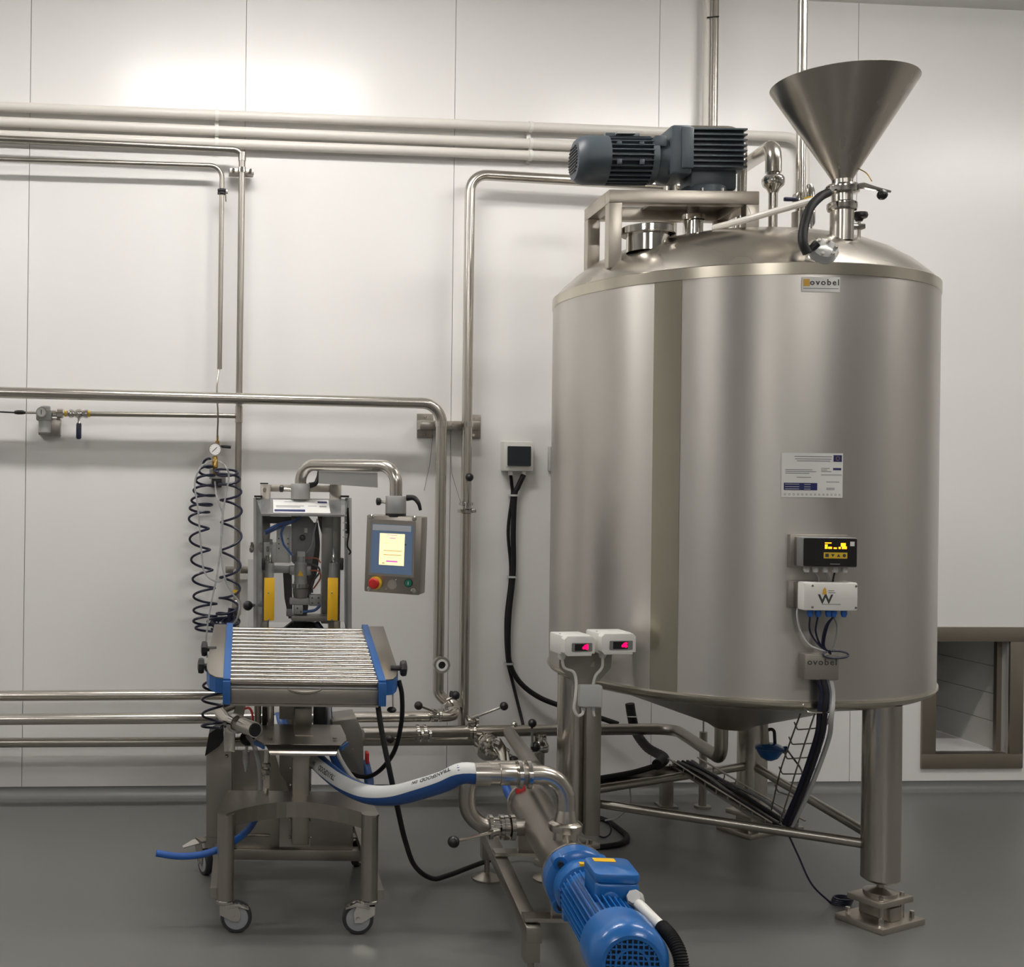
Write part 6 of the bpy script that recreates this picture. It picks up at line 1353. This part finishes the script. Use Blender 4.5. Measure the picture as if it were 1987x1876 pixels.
ks = mk('collar_screw', G().cyl(S(735, 973, pw_), S(752, 975, pw_), 0.006), M_pol, pn); mk('screw_knob', G().lathe(S(737, 973, pw_), -XV, [(0.008, -0.006), (0.015, 0), (0.015, 0.012), (0.008, 0.015)], 12), M_black, ks)
hpts = spline([S(789, 966, pw_), S(803, 966, pw_-0.01), S(812, 976, pw_-0.02), S(816, 990, pw_-0.02)])
mk('clamp_handle', G().tube(hpts, [0.013 - 0.007*i/(len(hpts)-1) for i in range(len(hpts))], 10), M_black, pn)
# ================================================================== GAUGE AND COILED HOSES
gg_ = thing('pressure_gauge', 'round white pressure gauge with black lever on a brass fitting', 'gauge', SW(418, 935, 0.10))
gq = SW(417, 872, 0.13)
mk('gauge_case', G().cyl(gq - N*0.02, gq + N*0.012, 0.0325, n=32), M_pol, gg_)
gf = mk('dial', G().cyl(gq + N*0.008, gq + N*0.0135, 0.0275, n=32), M_paper, gg_)
mk('needle', G().bar(gq + N*0.014 + U*0.010 + ZV*0.011, gq + N*0.014 - U*0.014 - ZV*0.012, 0.003, 0.001, up=N), M_black, gf)
for k in range(11):
    a = math.radians(225 - 27*k); mk('tick', G().box(gq + N*0.0137 + U*(0.023*math.cos(a)) + ZV*(0.023*math.sin(a)), (0.0022, 0.0008, 0.0022), RW), M_ink, gf)
mk('brass_nut', G().lathe(SW(422, 862, 0.09), ZV, [(0.009, -0.02), (0.011, 0.0), (0.011, 0.016), (0.006, 0.02), (0.006, 0.045)], 8), M_brass, gg_)
mk('gauge_stem', G().cyl(SW(422, 864, 0.092), SW(417, 892, 0.108), 0.0085), M_brass, gg_)
mk('valve_lever', G().tube([SW(424, 866, 0.10), SW(436, 866.5, 0.125), SW(448, 867.5, 0.125)], [0.006, 0.008, 0.008], 10), M_black, gg_)
mk('brass_body', G().lathe(SW(417, 918, 0.11), ZV, [(0.009, -0.01), (0.013, 0), (0.013, 0.02), (0.010, 0.025), (0.016, 0.03), (0.016, 0.06), (0.012, 0.066), (0.012, 0.085)], 14), M_brass, gg_)
mk('bracket_cage', G().box(SW(417, 920, 0.07), (0.055, 0.04, 0.05), RW), M_clear, gg_)
mk('holder_block', G().box(SW(420, 937, 0.047), (0.05, 0.10, 0.045), RW), M_black, gg_, bev=0.004)
mk('ribbed_plug', G().box(SW(430, 930, 0.06), (0.04, 0.05, 0.06), RW), M_grey, gg_, bev=0.004)
def coil(axis_pts, turns, amps, phase, r=0.0052, depth=0.04, off=0.13, side=1):
    ax = spline([SW(px, py, off) for px, py in axis_pts], 12); n = 26*turns; out = []
    for i in range(n+1):
        f_ = i/n; k = f_*(len(ax)-1); j = min(int(k), len(ax)-2); p = ax[j].lerp(ax[j+1], k-j); am = amps(f_)
        a = 2*math.pi*turns*f_ + phase; out.append(p + U*(am*math.cos(a)) + N*(depth*math.sin(a)) + ZV*(side*0.012*math.sin(a)))
    return out
cA = [(403, 892), (400, 915), (399, 945), (392, 975), (386, 1000), (388, 1060), (394, 1120), (398, 1170), (398, 1205), (404, 1225)]
mk('coiled_air_hose', G().tube(coil(cA, 14, lambda f: 0.012 + 0.042*min(1, f/0.22) + 0.005*math.sin(9*f), 0.4, depth=0.028, off=0.12), 0.0062, 8), M_navy, label='coiled navy air hose, the strand farther from the air pipe', cat='hose', group='coiled navy hoses')
cB = [(436, 912), (444, 925), (448, 960), (449, 1020), (447, 1100), (445, 1160), (436, 1200), (420, 1215)]
mk('coiled_air_hose', G().tube(coil(cB, 10, lambda f: 0.055 - 0.008*f, 2.2, side=-1, depth=0.034, off=0.192), 0.0062, 8), M_navy, label='coiled navy air hose, the strand in front of the slim air pipe', cat='hose', group='coiled navy hoses')
cC = [(420, 1279), (416, 1315), (412, 1345), (412, 1370), (412, 1402), (410, 1412)]
mk('coiled_air_hose', G().tube(coil(cC, 5, lambda f: 0.038, 0.2, off=1.55), 0.005, 8), M_navy, label='short coiled navy hose hanging below the roller table wing', cat='hose', group='coiled navy hoses')
hk = thing('hose_nest', 'knotted navy hose ends bunched at the foot of the coiled hoses', 'hose', SW(430, 1225, 0.13))
for k in range(5):
    c = SW(420 + 7*k, 1206 + 3*(k % 2), 0.14 + 0.008*k); mk('hose_turn', G().tube([c + U*(0.045*math.cos(a)) + ZV*(0.028*math.sin(a)*(1 if k % 2 else .7)) + N*(0.02*math.sin(a+k)) for a in [2*math.pi*j/22 for j in range(22)]], 0.0052, 8, closed=True), M_navy, hk)
mk('end_fitting', G().cyl(SW(449, 1180, 0.165), SW(446, 1206, 0.165), 0.016), M_navy, hk)
for i, (pts, lab) in enumerate(((((417, 935), (421, 965), (432, 1000), (428, 1060), (420, 1120), (408, 1180), (400, 1240), (402, 1275)), 'clear air tube falling from the gauge to the table wing'),
                                (((410, 893), (388, 908), (378, 940), (384, 985), (390, 1060), (397, 1110), (420, 1128), (440, 1120)), 'clear air tube arching over the outer navy coil'),
                                (((424, 893), (438, 905), (444, 925), (438, 960), (431, 1010), (429, 1070), (436, 1120), (450, 1150), (464, 1170), (460, 1200), (446, 1215)), 'clear air tube running between the two navy coils'))):
    mk('clear_air_tube', G().tube(spline([SW(px, py, (0.245 + 0.014*i) if 0 < j_ < len(pts)-1 else (0.125 if j_ == 0 else 0.2)) for j_, (px, py) in enumerate(pts)]), 0.0048, 8), M_clear, label=lab, cat='tube', group='clear air tubes by the gauge')
# thin loose wires by the riser bracket
mk('loose_wire', G().tube([SW(840, 845, 0.009), SW(834, 900, 0.012), SW(823, 952, 0.012)], 0.0014, 5), M_grey, label='thin loose wire hanging beside the product pipe bracket', cat='wire')
mk('loose_wire', G().tube([SW(872, 830, 0.07), SW(877, 920, 0.09), SW(894, 976, 0.125)], 0.0014, 5), M_grey, label='thin wire running from the double bracket to the inlet pipe valve', cat='wire')
